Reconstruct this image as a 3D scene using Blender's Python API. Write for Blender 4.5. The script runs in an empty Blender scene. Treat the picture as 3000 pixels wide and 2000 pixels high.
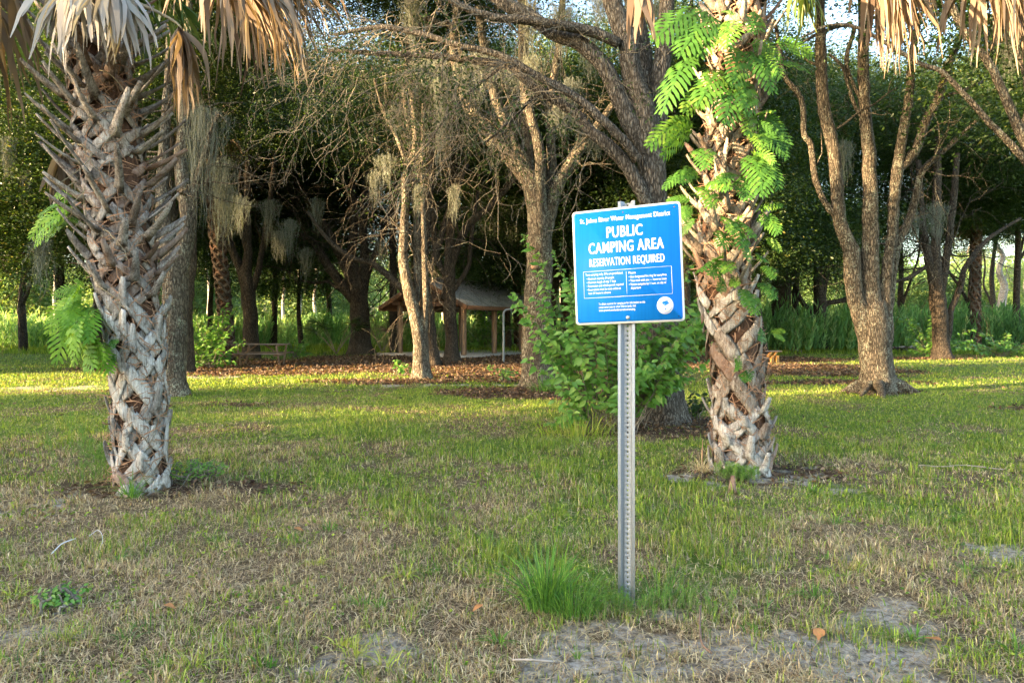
import bpy, math, random
import numpy as np
from mathutils import Vector, Matrix

def RNG(s_): return np.random.default_rng(abs(int(s_)))
R = RNG(7)
random.seed(7)
S = bpy.context.scene
COL = S.collection
CAM_H = 1.46

# ------------------------------------------------------------------ camera, world, sun, exposure
cam_d = bpy.data.cameras.new('camera'); cam = bpy.data.objects.new('camera', cam_d); COL.objects.link(cam)
cam.location = (0, 0, CAM_H); cam.rotation_euler = (math.radians(90), 0, 0)
cam_d.sensor_width = 36; cam_d.lens = 24; cam_d.shift_y = -0.0167
cam_d.clip_start = 0.05; cam_d.clip_end = 3000
S.camera = cam

SUN_EL, SUN_AZ = math.radians(10.5), math.radians(22)      # light travels towards +x, a little away from the camera
dirv = Vector((math.cos(SUN_AZ)*math.cos(SUN_EL), math.sin(SUN_AZ)*math.cos(SUN_EL), -math.sin(SUN_EL)))
W = bpy.data.worlds.new('World'); S.world = W; W.use_nodes = True
nt = W.node_tree; nt.nodes.clear()
sky = nt.nodes.new('ShaderNodeTexSky'); sky.sky_type = 'NISHITA'; sky.sun_disc = False
sky.sun_elevation = SUN_EL
sky.sun_rotation = math.atan2(-dirv.x, -dirv.y)
sky.air_density = 1.0; sky.dust_density = 2.0; sky.ozone_density = 1.0
bg = nt.nodes.new('ShaderNodeBackground'); bg.inputs['Strength'].default_value = 0.11
out = nt.nodes.new('ShaderNodeOutputWorld')
nt.links.new(sky.outputs[0], bg.inputs[0]); nt.links.new(bg.outputs[0], out.inputs[0])
sl = bpy.data.lights.new('sun', 'SUN'); sl.energy = 4.4; sl.angle = math.radians(0.55); sl.color = (1.0, 0.70, 0.38)
so = bpy.data.objects.new('sun', sl); COL.objects.link(so)
so.rotation_euler = dirv.to_track_quat('-Z', 'Y').to_euler()
S.view_settings.view_transform = 'Standard'; S.view_settings.look = 'None'
S.view_settings.gamma = 1; S.view_settings.exposure = 3.4
S.view_settings.use_curve_mapping = False
S.cycles.max_bounces = 6; S.cycles.diffuse_bounces = 4; S.cycles.transmission_bounces = 3
S.cycles.caustics_reflective = False; S.cycles.caustics_refractive = False

# ------------------------------------------------------------------ helpers
def at(px, py, d):
    return np.array(((px-1500)/2000*d, d, CAM_H+(950-py)/2000*d))
def ground_at(px, py):
    d = CAM_H*2000/(py-950)
    return np.array(((px-1500)/2000*d, d, 0.0))

def make_mesh(name, V, faces, mat=None, attrs=None, smooth=False):
    V = np.asarray(V, dtype=np.float32)
    me = bpy.data.meshes.new(name)
    faces = [np.asarray(f, dtype=np.int32) for f in faces if len(f)]
    loops = np.concatenate([f.ravel() for f in faces])
    counts = np.concatenate([np.full(len(f), f.shape[1], dtype=np.int32) for f in faces])
    starts = np.concatenate(([0], np.cumsum(counts)[:-1])).astype(np.int32)
    me.vertices.add(len(V)); me.vertices.foreach_set('co', V.ravel())
    me.loops.add(len(loops)); me.loops.foreach_set('vertex_index', loops)
    me.polygons.add(len(counts)); me.polygons.foreach_set('loop_start', starts)
    me.polygons.foreach_set('loop_total', counts)
    if smooth: me.polygons.foreach_set('use_smooth', np.ones(len(counts), dtype=bool))
    if attrs:
        for k, a in attrs.items():
            a = np.asarray(a, dtype=np.float32)
            if a.ndim == 1:
                at_ = me.attributes.new(k, 'FLOAT', 'POINT'); at_.data.foreach_set('value', a)
            else:
                at_ = me.attributes.new(k, 'FLOAT_COLOR', 'POINT')
                at_.data.foreach_set('color', np.concatenate([a, np.ones((len(a), 1), np.float32)], 1).ravel())
    me.update(calc_edges=True)
    if mat: me.materials.append(mat)
    return me

class MB:
    def __init__(s): s.V = []; s.F = {}; s.n = 0; s.A = []
    def add(s, V, F, a=None):
        V = np.asarray(V, dtype=np.float32)
        if not isinstance(F, (list, tuple)) or (len(F) and np.isscalar(F[0][0])): F = [np.asarray(F)]
        for f in F:
            f = np.asarray(f)
            if len(f): s.F.setdefault(f.shape[1], []).append(f + s.n)
        s.V.append(V); s.n += len(V)
        if a is not None:
            a = np.asarray(a, dtype=np.float32)
            if a.ndim == 0: a = np.full(len(V), a, dtype=np.float32)
            elif a.ndim == 1 and len(a) == 3 and len(V) != 3: a = np.tile(a, (len(V), 1))
            s.A.append(a)
        return s
    def mesh(s, name, mat, attr=None, smooth=False, off=None):
        V = np.concatenate(s.V)
        if off is not None: V = V - np.asarray(off, dtype=np.float32)
        return make_mesh(name, V, [np.concatenate(f) for f in s.F.values()], mat,
                         {attr: np.concatenate(s.A)} if attr else None, smooth)

def thing(name, label, cat, loc=(0, 0, 0), group=None):
    o = bpy.data.objects.new(name, None); COL.objects.link(o)
    o.empty_display_size = 0.1
    o.location = [float(v) for v in loc]; o['label'] = label; o['category'] = cat
    if group: o['group'] = group
    return o
def link(name, me, parent=None, loc=None, rot=None, scale=None, kind=None, label=None):
    o = bpy.data.objects.new(name, me); COL.objects.link(o)
    if parent: o.parent = parent
    if loc is not None: o.location = [float(v) for v in loc]
    if rot is not None: o.rotation_euler = rot
    if scale is not None: o.scale = scale
    if kind: o['kind'] = kind
    if label: o['label'] = label
    return o
def ploc(p):
    v = np.array(p.location)
    if p.parent: v = v + ploc(p.parent)
    return v
def part(name, mb, mat, parent, attr=None, smooth=False, kind=None, label=None):
    """mesh given in world coordinates, linked as a child of parent"""
    return link(name, mb.mesh(name, mat, attr, smooth, off=ploc(parent)), parent, kind=kind, label=label)
def tag(o, label, cat, group=None, kind=None):
    o['label'] = label; o['category'] = cat
    if group: o['group'] = group
    if kind: o['kind'] = kind
    return o

BOXF = np.array([[0,3,2,1],[4,5,6,7],[0,1,5,4],[1,2,6,5],[2,3,7,6],[3,0,4,7]])
def box(mb, c, s, M=None, a=None, bev=0.0):
    x, y, z = np.array(s)/2
    if bev <= 0:
        V = np.array([[-x,-y,-z],[x,-y,-z],[x,y,-z],[-x,y,-z],[-x,-y,z],[x,-y,z],[x,y,z],[-x,y,z]])
        F = BOXF
    else:   # chamfered along all edges
        b = bev; V = []
        for sx in (-1,1):
            for sy in (-1,1):
                for sz in (-1,1):
                    V += [[sx*x, sy*(y-b), sz*(z-b)], [sx*(x-b), sy*y, sz*(z-b)], [sx*(x-b), sy*(y-b), sz*z]]
        V = np.array(V)
        def vi(sx, sy, sz, k): return ((sx>0)*4+(sy>0)*2+(sz>0))*3+k
        Q = []
        for k, (u, v) in ((0,(1,2)),(1,(0,2)),(2,(0,1))):
            for s_ in (-1,1):
                q = []
                for a_, b_ in ((-1,-1),(1,-1),(1,1),(-1,1)):
                    sg = [0,0,0]; sg[k]=s_; sg[u]=a_; sg[v]=b_; q.append(vi(*sg, k))
                Q.append(q)
        for k in range(3):
            u, v = [i for i in range(3) if i != k]
            for a_ in (-1,1):
                for b_ in (-1,1):
                    s0=[0,0,0]; s1=[0,0,0]; s0[u]=s1[u]=a_; s0[v]=s1[v]=b_; s0[k]=-1; s1[k]=1
                    Q.append([vi(*s0,u), vi(*s1,u), vi(*s1,v), vi(*s0,v)])
        T = [[vi(i,j,k,0),vi(i,j,k,1),vi(i,j,k,2)] for i in (-1,1) for j in (-1,1) for k in (-1,1)]
        F = [np.array(Q), np.array(T)]
    if M is not None: V = V @ np.asarray(M).T
    mb.add(V+np.asarray(c), F, a)

def rotz(a): c, s = math.cos(a), math.sin(a); return np.array([[c,-s,0],[s,c,0],[0,0,1]])
def frame_from(d, up=(0,0,1)):
    d = np.asarray(d, float); d = d/np.linalg.norm(d)
    u = np.cross(up, d)
    if np.linalg.norm(u) < 1e-4: u = np.cross((1,0,0), d)
    u /= np.linalg.norm(u); v = np.cross(d, u)
    return np.stack([u, v, d], 1)       # columns: side, up-ish, along

def spline(P, R_, n=4):
    P = np.asarray(P, float); R_ = np.asarray(R_, float)
    if len(P) < 3: n = max(n, 1)
    X = np.vstack([2*P[0]-P[1], P, 2*P[-1]-P[-2]])
    o, r = [], []
    for i in range(len(P)-1):
        a, b, c, d = X[i], X[i+1], X[i+2], X[i+3]
        for k in range(n):
            t = k/n
            o.append(0.5*((2*b)+(c-a)*t+(2*a-5*b+4*c-d)*t*t+(3*b-a-3*c+d)*t**3))
            r.append(R_[i]*(1-t)+R_[i+1]*t)
    o.append(P[-1]); r.append(R_[-1])
    return np.array(o), np.array(r)
def tube(mb, P, rad, sides=10, wob=0.0, cap=True, a=None, seed=0, flare=0.0, flute=0.0):
    P = np.asarray(P, float); n = len(P); rad = np.broadcast_to(np.asarray(rad, float), (n,))
    T = np.gradient(P, axis=0); T /= np.linalg.norm(T, axis=1)[:, None]+1e-9
    u = np.cross(T[0], (0.3, 1, 0.1)); u /= np.linalg.norm(u)
    th = np.linspace(0, 2*np.pi, sides, endpoint=False)
    rg = RNG(seed)
    ph = rg.uniform(0, 6.28, 6); V = np.empty((n, sides, 3))
    L = np.concatenate(([0], np.cumsum(np.linalg.norm(np.diff(P, axis=0), axis=1))))
    for i in range(n):
        u = u - T[i]*np.dot(u, T[i]); u /= np.linalg.norm(u)+1e-9
        v = np.cross(T[i], u); s = L[i]
        rr = rad[i]*(1+wob*(np.sin(2*th+ph[0]+s*1.1)+.7*np.sin(3*th+ph[1]-s*1.7)+.5*np.sin(5*th+ph[2]+s*2.3)
                     +.6*np.sin(s*5+ph[3]+th)))
        if flute: rr = rr*(1+flute*math.exp(-P[i][2]/0.9)*np.sin(5*th+ph[4]))
        if flare: rr = rr*(1+math.exp(-max(P[i][2], 0)/0.22)*flare*(0.75+.5*np.sin(4*th+ph[5])))
        V[i] = P[i]+rr[:, None]*(np.cos(th)[:, None]*u+np.sin(th)[:, None]*v)
    i0 = np.arange(n-1)[:, None]*sides; j = np.arange(sides)[None]; j1 = (j+1) % sides
    F = np.stack([i0+j, i0+j1, i0+sides+j1, i0+sides+j], -1).reshape(-1, 4)
    V = V.reshape(-1, 3)
    if cap:
        V = np.vstack([V, P[-1]+T[-1]*rad[-1]*.3, P[0]])
        e = (n-1)*sides
        Tt = np.stack([e+np.arange(sides), e+(np.arange(sides)+1) % sides, np.full(sides, n*sides)], 1)
        Tb = np.stack([(np.arange(sides)+1) % sides, np.arange(sides), np.full(sides, n*sides+1)], 1)
        mb.add(V, [F, np.vstack([Tt, Tb])], a)
    else: mb.add(V, F, a)

def prisms(mb, A, B, ra, rb, sides=3, a=None):
    A = np.asarray(A, float); B = np.asarray(B, float); n = len(A)
    if n == 0: return
    ra = np.broadcast_to(ra, (n,)); rb = np.broadcast_to(rb, (n,))
    D = B-A; D /= np.linalg.norm(D, axis=1)[:, None]+1e-9
    ref = np.where(np.abs(D[:, 2:3]) < .9, [[0, 0, 1.]], [[1., 0, 0]])
    U = np.cross(D, ref); U /= np.linalg.norm(U, axis=1)[:, None]; Wv = np.cross(D, U)
    th = np.linspace(0, 2*np.pi, sides, endpoint=False)
    ring = np.cos(th)[None, :, None]*U[:, None]+np.sin(th)[None, :, None]*Wv[:, None]
    V = np.concatenate([A[:, None]+ring*ra[:, None, None], B[:, None]+ring*rb[:, None, None]], 1)
    b = (np.arange(n)*2*sides)[:, None, None]; j = np.arange(sides)
    q = np.stack([j, (j+1) % sides, sides+(j+1) % sides, sides+j], 1)[None]
    aa = None if a is None else np.repeat(a, 2*sides, axis=0)
    mb.add(V.reshape(-1, 3), (b+q).reshape(-1, 4), aa)

def unit(V): return V/(np.linalg.norm(V, axis=-1, keepdims=True)+1e-9)
def leaves(mb, C, D, L, Wd, tint=None, rg=R, fold=0.25):
    """rhombic leaves: C base points, D directions, L lengths, Wd widths"""
    n = len(C); D = unit(np.asarray(D)); N = unit(rg.normal(size=(n, 3))+np.array([0, 0, .8]))
    Sd = unit(np.cross(D, N)); N = np.cross(Sd, D)
    L = np.broadcast_to(L, (n,))[:, None]; Wd = np.broadcast_to(Wd, (n,))[:, None]
    m = C+D*L*.45
    V = np.stack([C, m+Sd*Wd/2+N*Wd*fold, C+D*L, m-Sd*Wd/2+N*Wd*fold], 1)
    F = (np.arange(n)*4)[:, None]+np.array([0, 1, 2, 3])
    mb.add(V.reshape(-1, 3), F, None if tint is None else np.repeat(tint, 4, axis=0))

def strips(mb, C, W0, nrm, tint=None):
    """C: (n,k,3) centre lines, W0: (n,k) half widths, nrm: (n,3) side vectors (k>=2)"""
    n, k, _ = C.shape
    if nrm.ndim == 2: nrm = nrm[:, None]
    V = np.stack([C-nrm*W0[..., None], C+nrm*W0[..., None]], 2).reshape(n, 2*k, 3)
    b = (np.arange(n)*2*k)[:, None, None]; i = np.arange(k-1)*2
    q = np.stack([i, i+1, i+3, i+2], 1)[None]
    mb.add(V.reshape(-1, 3), (b+q).reshape(-1, 4), None if tint is None else np.repeat(tint, 2*k, axis=0))

_lat = {}
def vn(x, y, sc, seed=0):
    if seed not in _lat: _lat[seed] = RNG(seed+100).random((256, 256))
    g = _lat[seed]; x = np.asarray(x)/sc+57.3; y = np.asarray(y)/sc+31.7
    xi = np.floor(x).astype(int); yi = np.floor(y).astype(int); fx = x-xi; fy = y-yi
    fx = fx*fx*(3-2*fx); fy = fy*fy*(3-2*fy)
    a = g[xi % 256, yi % 256]; b = g[(xi+1) % 256, yi % 256]; c = g[xi % 256, (yi+1) % 256]; d = g[(xi+1) % 256, (yi+1) % 256]
    return (a*(1-fx)+b*fx)*(1-fy)+(c*(1-fx)+d*fx)*fy
def fbm(x, y, sc, seed=0):
    return (vn(x, y, sc, seed)+.5*vn(x, y, sc/2.1, seed+1)+.25*vn(x, y, sc/4.3, seed+2))/1.75
def sstep(a, b, x): t = np.clip((x-a)/(b-a), 0, 1); return t*t*(3-2*t)

# ------------------------------------------------------------------ materials
def newmat(name):
    m = bpy.data.materials.new(name); m.use_nodes = True
    n = m.node_tree.nodes; l = m.node_tree.links
    return m, n, l, n['Principled BSDF']
def node(n, t, **kw):
    x = n.new(t)
    for k, v in kw.items():
        if k in x.inputs: x.inputs[k].default_value = v
        else: setattr(x, k, v)
    return x
def ramp(n, stops):
    r = n.new('ShaderNodeValToRGB'); e = r.color_ramp.elements
    while len(e) < len(stops): e.new(.5)
    for i, (p, c) in enumerate(stops):
        e[i].position = p; e[i].color = (*c, 1) if len(c) == 3 else c
    return r
def coords(n, l, scale=(1,1,1)):
    tc = n.new('ShaderNodeTexCoord'); mp = n.new('ShaderNodeMapping'); mp.inputs['Scale'].default_value = scale
    l.new(tc.outputs['Object'], mp.inputs['Vector']); return mp.outputs['Vector']
def mixc(n, l, fac, a, b, mode='MIX'):
    m = n.new('ShaderNodeMix'); m.data_type = 'RGBA'; m.blend_type = mode
    for v, i in ((fac, 0), (a, 6), (b, 7)):
        if isinstance(v, (int, float)): m.inputs[i].default_value = v
        elif isinstance(v, tuple): m.inputs[i].default_value = (*v, 1)
        else: l.new(v, m.inputs[i])
    return m.outputs[2]
def bump(n, l, b, h, dist=.02, st=1):
    x = n.new('ShaderNodeBump'); x.inputs['Distance'].default_value = dist; x.inputs['Strength'].default_value = st
    l.new(h, x.inputs['Height']); l.new(x.outputs[0], b.inputs['Normal'])

def bark(name, dark, light, lichen=(0.42, 0.45, 0.36), lich=0.5, sc=1.0, dist=.03, moss=None):
    m, n, l, b = newmat(name)
    v = coords(n, l, (1, 1, .28))
    n1 = node(n, 'ShaderNodeTexNoise', Scale=22*sc, Detail=6., Roughness=.65, Distortion=.4); l.new(v, n1.inputs['Vector'])
    vo = node(n, 'ShaderNodeTexVoronoi', Scale=26*sc, Randomness=1.); vo.feature = 'DISTANCE_TO_EDGE'
    ad = n.new('ShaderNodeVectorMath'); ad.operation = 'MULTIPLY_ADD'
    l.new(n1.outputs['Color'], ad.inputs[0]); ad.inputs[1].default_value = (.05, .05, .05); l.new(v, ad.inputs[2])
    l.new(ad.outputs[0], vo.inputs['Vector'])
    r1 = ramp(n, [(0, (0,0,0)), (.25, (1,1,1))]); l.new(vo.outputs['Distance'], r1.inputs[0])
    mul = node(n, 'ShaderNodeMath'); mul.operation = 'MULTIPLY_ADD'
    l.new(r1.outputs[0], mul.inputs[0]); mul.inputs[1].default_value = .55; l.new(n1.outputs['Fac'], mul.inputs[2])
    cr = ramp(n, [(.35, dark), (.75, tuple(.5*(a+c) for a, c in zip(dark, light))), (1.05 if False else 1., light)])
    l.new(mul.outputs[0], cr.inputs[0])
    v2 = coords(n, l, (1, 1, .8))
    n2 = node(n, 'ShaderNodeTexNoise', Scale=5.*sc, Detail=7., Roughness=.7); l.new(v2, n2.inputs['Vector'])
    n3 = node(n, 'ShaderNodeTexNoise', Scale=38.*sc, Detail=3., Roughness=.6); l.new(v2, n3.inputs['Vector'])
    s = node(n, 'ShaderNodeMath'); s.operation = 'ADD'; l.new(n2.outputs['Fac'], s.inputs[0]); l.new(n3.outputs['Fac'], s.inputs[1])
    r2 = ramp(n, [(.5+.18*(1-lich), (0,0,0)), (.58+.18*(1-lich), (1,1,1))])
    hf = node(n, 'ShaderNodeMath'); hf.operation = 'MULTIPLY'; hf.inputs[1].default_value = .5; l.new(s.outputs[0], hf.inputs[0])
    l.new(hf.outputs[0], r2.inputs[0])
    c = mixc(n, l, r2.outputs[0], cr.outputs[0], lichen)
    n4 = node(n, 'ShaderNodeTexNoise', Scale=1.6*sc, Detail=3.); l.new(v2, n4.inputs['Vector'])
    r4 = ramp(n, [(.35, (.72,.72,.72)), (.65, (1.2,1.15,1.1))]); l.new(n4.outputs['Fac'], r4.inputs[0])
    c = mixc(n, l, 1., c, r4.outputs[0], 'MULTIPLY')
    l.new(c, b.inputs['Base Color']); b.inputs['Roughness'].default_value = .9; b.inputs['Specular IOR Level'].default_value = .2
    bump(n, l, b, mul.outputs[0], dist)
    return m
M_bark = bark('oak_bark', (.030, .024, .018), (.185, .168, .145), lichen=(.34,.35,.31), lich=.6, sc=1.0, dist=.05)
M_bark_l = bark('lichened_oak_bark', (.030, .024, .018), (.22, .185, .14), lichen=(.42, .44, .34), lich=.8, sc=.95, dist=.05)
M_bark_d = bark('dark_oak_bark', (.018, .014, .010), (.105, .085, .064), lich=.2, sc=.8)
M_pine = bark('pale_pine_bark', (.20, .17, .15), (.52, .47, .43), lich=.2, sc=.6)
M_twig = bark('twig_bark', (.10, .085, .065), (.28, .25, .195), lich=.4, sc=2, dist=.004)

def leafmat(name, stops, trans=.35, rough=.45, spec=.4, attr='tint', rnd=.0):
    m, n, l, b = newmat(name)
    a = node(n, 'ShaderNodeAttribute'); a.attribute_name = attr
    f = a.outputs['Fac']
    if rnd:
        oi = n.new('ShaderNodeObjectInfo'); x = node(n, 'ShaderNodeMath'); x.operation = 'MULTIPLY_ADD'
        l.new(oi.outputs['Random'], x.inputs[0]); x.inputs[1].default_value = rnd; l.new(f, x.inputs[2])
        y = node(n, 'ShaderNodeMath'); y.operation = 'SUBTRACT'; l.new(x.outputs[0], y.inputs[0]); y.inputs[1].default_value = rnd/2
        f = y.outputs[0]
    r = ramp(n, stops); l.new(f, r.inputs[0])
    l.new(r.outputs[0], b.inputs['Base Color']); b.inputs['Roughness'].default_value = rough
    b.inputs['Specular IOR Level'].default_value = spec
    t = n.new('ShaderNodeBsdfTranslucent')
    tc = mixc(n, l, 1., r.outputs[0], (1.5, 1.35, .6), 'MULTIPLY'); l.new(tc, t.inputs['Color'])
    mx = n.new('ShaderNodeMixShader'); mx.inputs[0].default_value = trans
    l.new(b.outputs[0], mx.inputs[1]); l.new(t.outputs[0], mx.inputs[2])
    l.new(mx.outputs[0], n['Material Output'].inputs['Surface'])
    return m
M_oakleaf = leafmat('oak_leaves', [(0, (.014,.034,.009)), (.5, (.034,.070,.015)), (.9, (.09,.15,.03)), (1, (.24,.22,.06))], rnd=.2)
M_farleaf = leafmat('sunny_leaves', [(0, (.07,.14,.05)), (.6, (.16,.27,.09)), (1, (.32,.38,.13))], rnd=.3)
M_bushleaf = leafmat('bush_leaves', [(0, (.06,.17,.025)), (.6, (.13,.29,.045)), (1, (.30,.42,.09))], trans=.3, rnd=.25)
M_fern = leafmat('fern_fronds', [(0, (.030,.095,.02)), (.5, (.065,.17,.026)), (1, (.17,.29,.04))], trans=.3, rough=.5, spec=.2, rnd=.5)
M_fern_b = leafmat('sunlit_fern_fronds', [(0, (.08,.20,.02)), (.5, (.17,.34,.03)), (1, (.36,.50,.06))], trans=.35, rough=.5, spec=.2, rnd=.6)  # brighter copy of the fern ramp: sunlit glow put into the colour
M_moss = leafmat('spanish_moss', [(0, (.10,.115,.095)), (1, (.26,.275,.23))], trans=.2, rough=.9, spec=.1)
M_fan_g = leafmat('green_fan_leaf', [(0, (.03,.065,.02)), (.7, (.09,.15,.04)), (1, (.20,.20,.05))], trans=.3, rough=.4)
M_fan_d = leafmat('dead_fan_leaf', [(0, (.06,.04,.028)), (.5, (.19,.14,.10)), (1, (.38,.32,.26))], trans=.2, rough=.7, spec=.2)
M_fan_w = leafmat('weathered_fan_leaf', [(0, (.16,.15,.14)), (.5, (.36,.35,.34)), (1, (.56,.55,.54))], trans=.1, rough=.8, spec=.2)
M_fen = leafmat('fennel_stalks', [(0, (.06,.15,.045)), (.6, (.16,.34,.10)), (1, (.38,.46,.20))], trans=.35, rough=.7)
M_grass = leafmat('grass_blades', [(0, (0,0,0)), (1, (1,1,1))], trans=.3, rough=.6, spec=.25)
def colattr(m):     # take the blade's own colour from its attribute instead of a ramp
    n = m.node_tree.nodes; l = m.node_tree.links
    r = [x for x in n if x.type == 'VALTORGB'][0]; a = [x for x in n if x.type == 'ATTRIBUTE'][0]
    for k in [k for k in l if k.from_node == r]:
        s = k.to_socket; l.remove(k); l.new(a.outputs['Color'], s)
colattr(M_grass)

def mat_boot(name, base1, base2, stain, red=(.20,.10,.06)):
    m, n, l, b = newmat(name)
    v = coords(n, l, (1, 1, 1))
    oi = n.new('ShaderNodeObjectInfo')
    off = n.new('ShaderNodeVectorMath'); off.operation = 'ADD'; l.new(v, off.inputs[0])
    sc_ = n.new('ShaderNodeVectorMath'); sc_.operation = 'SCALE'; sc_.inputs[3].default_value = 40
    cmb = n.new('ShaderNodeCombineXYZ'); l.new(oi.outputs['Random'], cmb.inputs[0]); l.new(cmb.outputs[0], sc_.inputs[0]); l.new(sc_.outputs[0], off.inputs[1])
    n1 = node(n, 'ShaderNodeTexNoise', Scale=9., Detail=8., Roughness=.72, Distortion=.6); l.new(off.outputs[0], n1.inputs['Vector'])
    n2 = node(n, 'ShaderNodeTexNoise', Scale=70., Detail=4., Roughness=.7, Distortion=1.); l.new(off.outputs[0], n2.inputs['Vector'])
    st = n.new('ShaderNodeMapping'); st.inputs['Scale'].default_value = (70, 70, 9); l.new(off.outputs[0], st.inputs['Vector'])
    n3 = node(n, 'ShaderNodeTexNoise', Scale=1., Detail=4., Roughness=.6); l.new(st.outputs[0], n3.inputs['Vector'])
    r = ramp(n, [(.33, stain), (.46, base1), (.58, base2), (.70, tuple(min(.6, x*1.35) for x in base2))]); l.new(n1.outputs['Fac'], r.inputs[0])
    r3 = ramp(n, [(.34, (.42,.40,.38)), (.5, (.95,.95,.95)), (.68, (1.25,1.25,1.25))]); l.new(n3.outputs['Fac'], r3.inputs[0])
    mm = mixc(n, l, .8, r.outputs[0], r3.outputs[0], 'MULTIPLY')
    r2 = ramp(n, [(.58, (0,0,0)), (.64, (1,1,1))]); l.new(n2.outputs['Fac'], r2.inputs[0])
    mm = mixc(n, l, r2.outputs[0], mm, tuple(min(.65, x*1.3) for x in base2))
    rr = ramp(n, [(.80, (0,0,0)), (.95, (.65,.65,.65))]); l.new(oi.outputs['Random'], rr.inputs[0])
    mm = mixc(n, l, rr.outputs[0], mm, red)
    hue = n.new('ShaderNodeHueSaturation'); l.new(mm, hue.inputs['Color'])
    h7 = node(n, 'ShaderNodeMath'); h7.operation = 'MULTIPLY'; h7.inputs[1].default_value = 7.13; l.new(oi.outputs['Random'], h7.inputs[0])
    h8 = node(n, 'ShaderNodeMath'); h8.operation = 'FRACT'; l.new(h7.outputs[0], h8.inputs[0])
    mr = node(n, 'ShaderNodeMapRange'); mr.inputs[3].default_value = .6; mr.inputs[4].default_value = 1.35
    l.new(h8.outputs[0], mr.inputs[0]); l.new(mr.outputs[0], hue.inputs['Value'])
    l.new(hue.outputs[0], b.inputs['Base Color']); b.inputs['Roughness'].default_value = .85; b.inputs['Specular IOR Level'].default_value = .2
    ad = node(n, 'ShaderNodeMath'); ad.operation = 'ADD'; l.new(n3.outputs['Fac'], ad.inputs[0]); l.new(n1.outputs['Fac'], ad.inputs[1])
    bump(n, l, b, ad.outputs[0], .018)
    return m
M_boot = mat_boot('leaf_base_weathered', (.23,.195,.165), (.40,.365,.325), (.085,.058,.04))
M_boot_r = mat_boot('leaf_base_tan', (.23,.185,.145), (.38,.33,.27), (.10,.065,.04))
M_boot_w = mat_boot('leaf_base_bleached', (.36,.325,.285), (.52,.495,.455), (.12,.09,.065))

def simple(name, c, rough=.7, metal=0., spec=.4, nscale=0, namt=.3, bumpd=0, stretch=(1,1,1)):
    m, n, l, b = newmat(name)
    b.inputs['Roughness'].default_value = rough; b.inputs['Metallic'].default_value = metal
    b.inputs['Specular IOR Level'].default_value = spec
    if nscale:
        v = coords(n, l, stretch); t = node(n, 'ShaderNodeTexNoise', Scale=float(nscale), Detail=6., Roughness=.65)
        l.new(v, t.inputs['Vector'])
        r = ramp(n, [(.25, tuple(x*(1-namt) for x in c)), (.75, tuple(min(1, x*(1+namt)) for x in c))])
        l.new(t.outputs['Fac'], r.inputs[0]); l.new(r.outputs[0], b.inputs['Base Color'])
        if bumpd: bump(n, l, b, t.outputs['Fac'], bumpd)
    else: b.inputs['Base Color'].default_value = (*c, 1)
    return m
M_core = simple('palm_fibre_core', (.10,.05,.028), .95, nscale=30, namt=.7, bumpd=.05, stretch=(1,1,.6))
M_fibre = simple('palm_fibre', (.30,.17,.10), .9, nscale=12, namt=.5)
M_galv = simple('galvanised_steel', (.27,.30,.33), .6, .15, nscale=160, namt=.22, bumpd=.0006)
M_galv_d = simple('grey_pipe', (.25,.28,.30), .5, .3, nscale=30, namt=.2)
M_white = simple('white_sheeting', (.80,.80,.80), .35)
M_text = simple('white_print', (.82,.83,.84), .35)
M_hole = simple('dark_hole', (.02,.02,.02), .8)
M_bolt = simple('zinc_bolt', (.55,.55,.55), .35, .7, nscale=200, namt=.2)
M_rust = simple('brass_screw', (.30,.16,.07), .5, .5)
M_wood = simple('weathered_timber', (.26,.165,.10), .75, nscale=14, namt=.5, bumpd=.004, stretch=(1,1,.12))
M_plank = simple('table_boards', (.25,.17,.12), .75, nscale=18, namt=.5, bumpd=.003, stretch=(.2,1,1))
M_fascia = simple('fascia_board', (.20,.105,.06), .7, nscale=9, namt=.3)
M_bench = simple('orange_lit_timber', (.55,.26,.06), .6, nscale=9, namt=.3)  # orange sunlight on the bench is put into this colour
M_lattice = simple('painted_lattice', (.13,.10,.085), .7)
M_conc = simple('concrete', (.36,.34,.31), .9, nscale=3, namt=.25, bumpd=.004)
M_black = simple('black_steel', (.02,.02,.02), .6)
M_straw = simple('straw', (.46,.36,.22), .85, nscale=4, namt=.35)
M_knot = simple('cut_wood_face', (.40,.24,.15), .8, nscale=20, namt=.3)
M_plastic = simple('white_plastic', (.7,.7,.72), .4)
M_stick = simple('dead_stick', (.30,.26,.22), .9, nscale=20, namt=.4)
M_bench_d = simple('root_bark', (.17,.11,.075), .9, nscale=30, namt=.4)
M_berry = simple('green_berries', (.20,.30,.05), .4)

m, n, l, b = newmat('blue_sheeting'); M_blue = m
v = coords(n, l, (60, 60, 1.0)); t = node(n, 'ShaderNodeTexNoise', Scale=1., Detail=2.); l.new(v, t.inputs['Vector'])
r = ramp(n, [(.3, (.003,.18,.66)), (.7, (.004,.21,.74))]); l.new(t.outputs['Fac'], r.inputs[0])
l.new(r.outputs[0], b.inputs['Base Color']); b.inputs['Roughness'].default_value = .55; b.inputs['Specular IOR Level'].default_value = .25

m, n, l, b = newmat('ribbed_roof_metal'); M_roof = m
v = coords(n, l); t = node(n, 'ShaderNodeTexNoise', Scale=1.6, Detail=6., Roughness=.7); l.new(v, t.inputs['Vector'])
r = ramp(n, [(.3, (.15,.16,.16)), (.5, (.28,.30,.31)), (.62, (.36,.37,.36)), (.75, (.14,.09,.06))]); l.new(t.outputs['Fac'], r.inputs[0])
l.new(r.outputs[0], b.inputs['Base Color']); b.inputs['Roughness'].default_value = .55; b.inputs['Metallic'].default_value = .2

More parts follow.
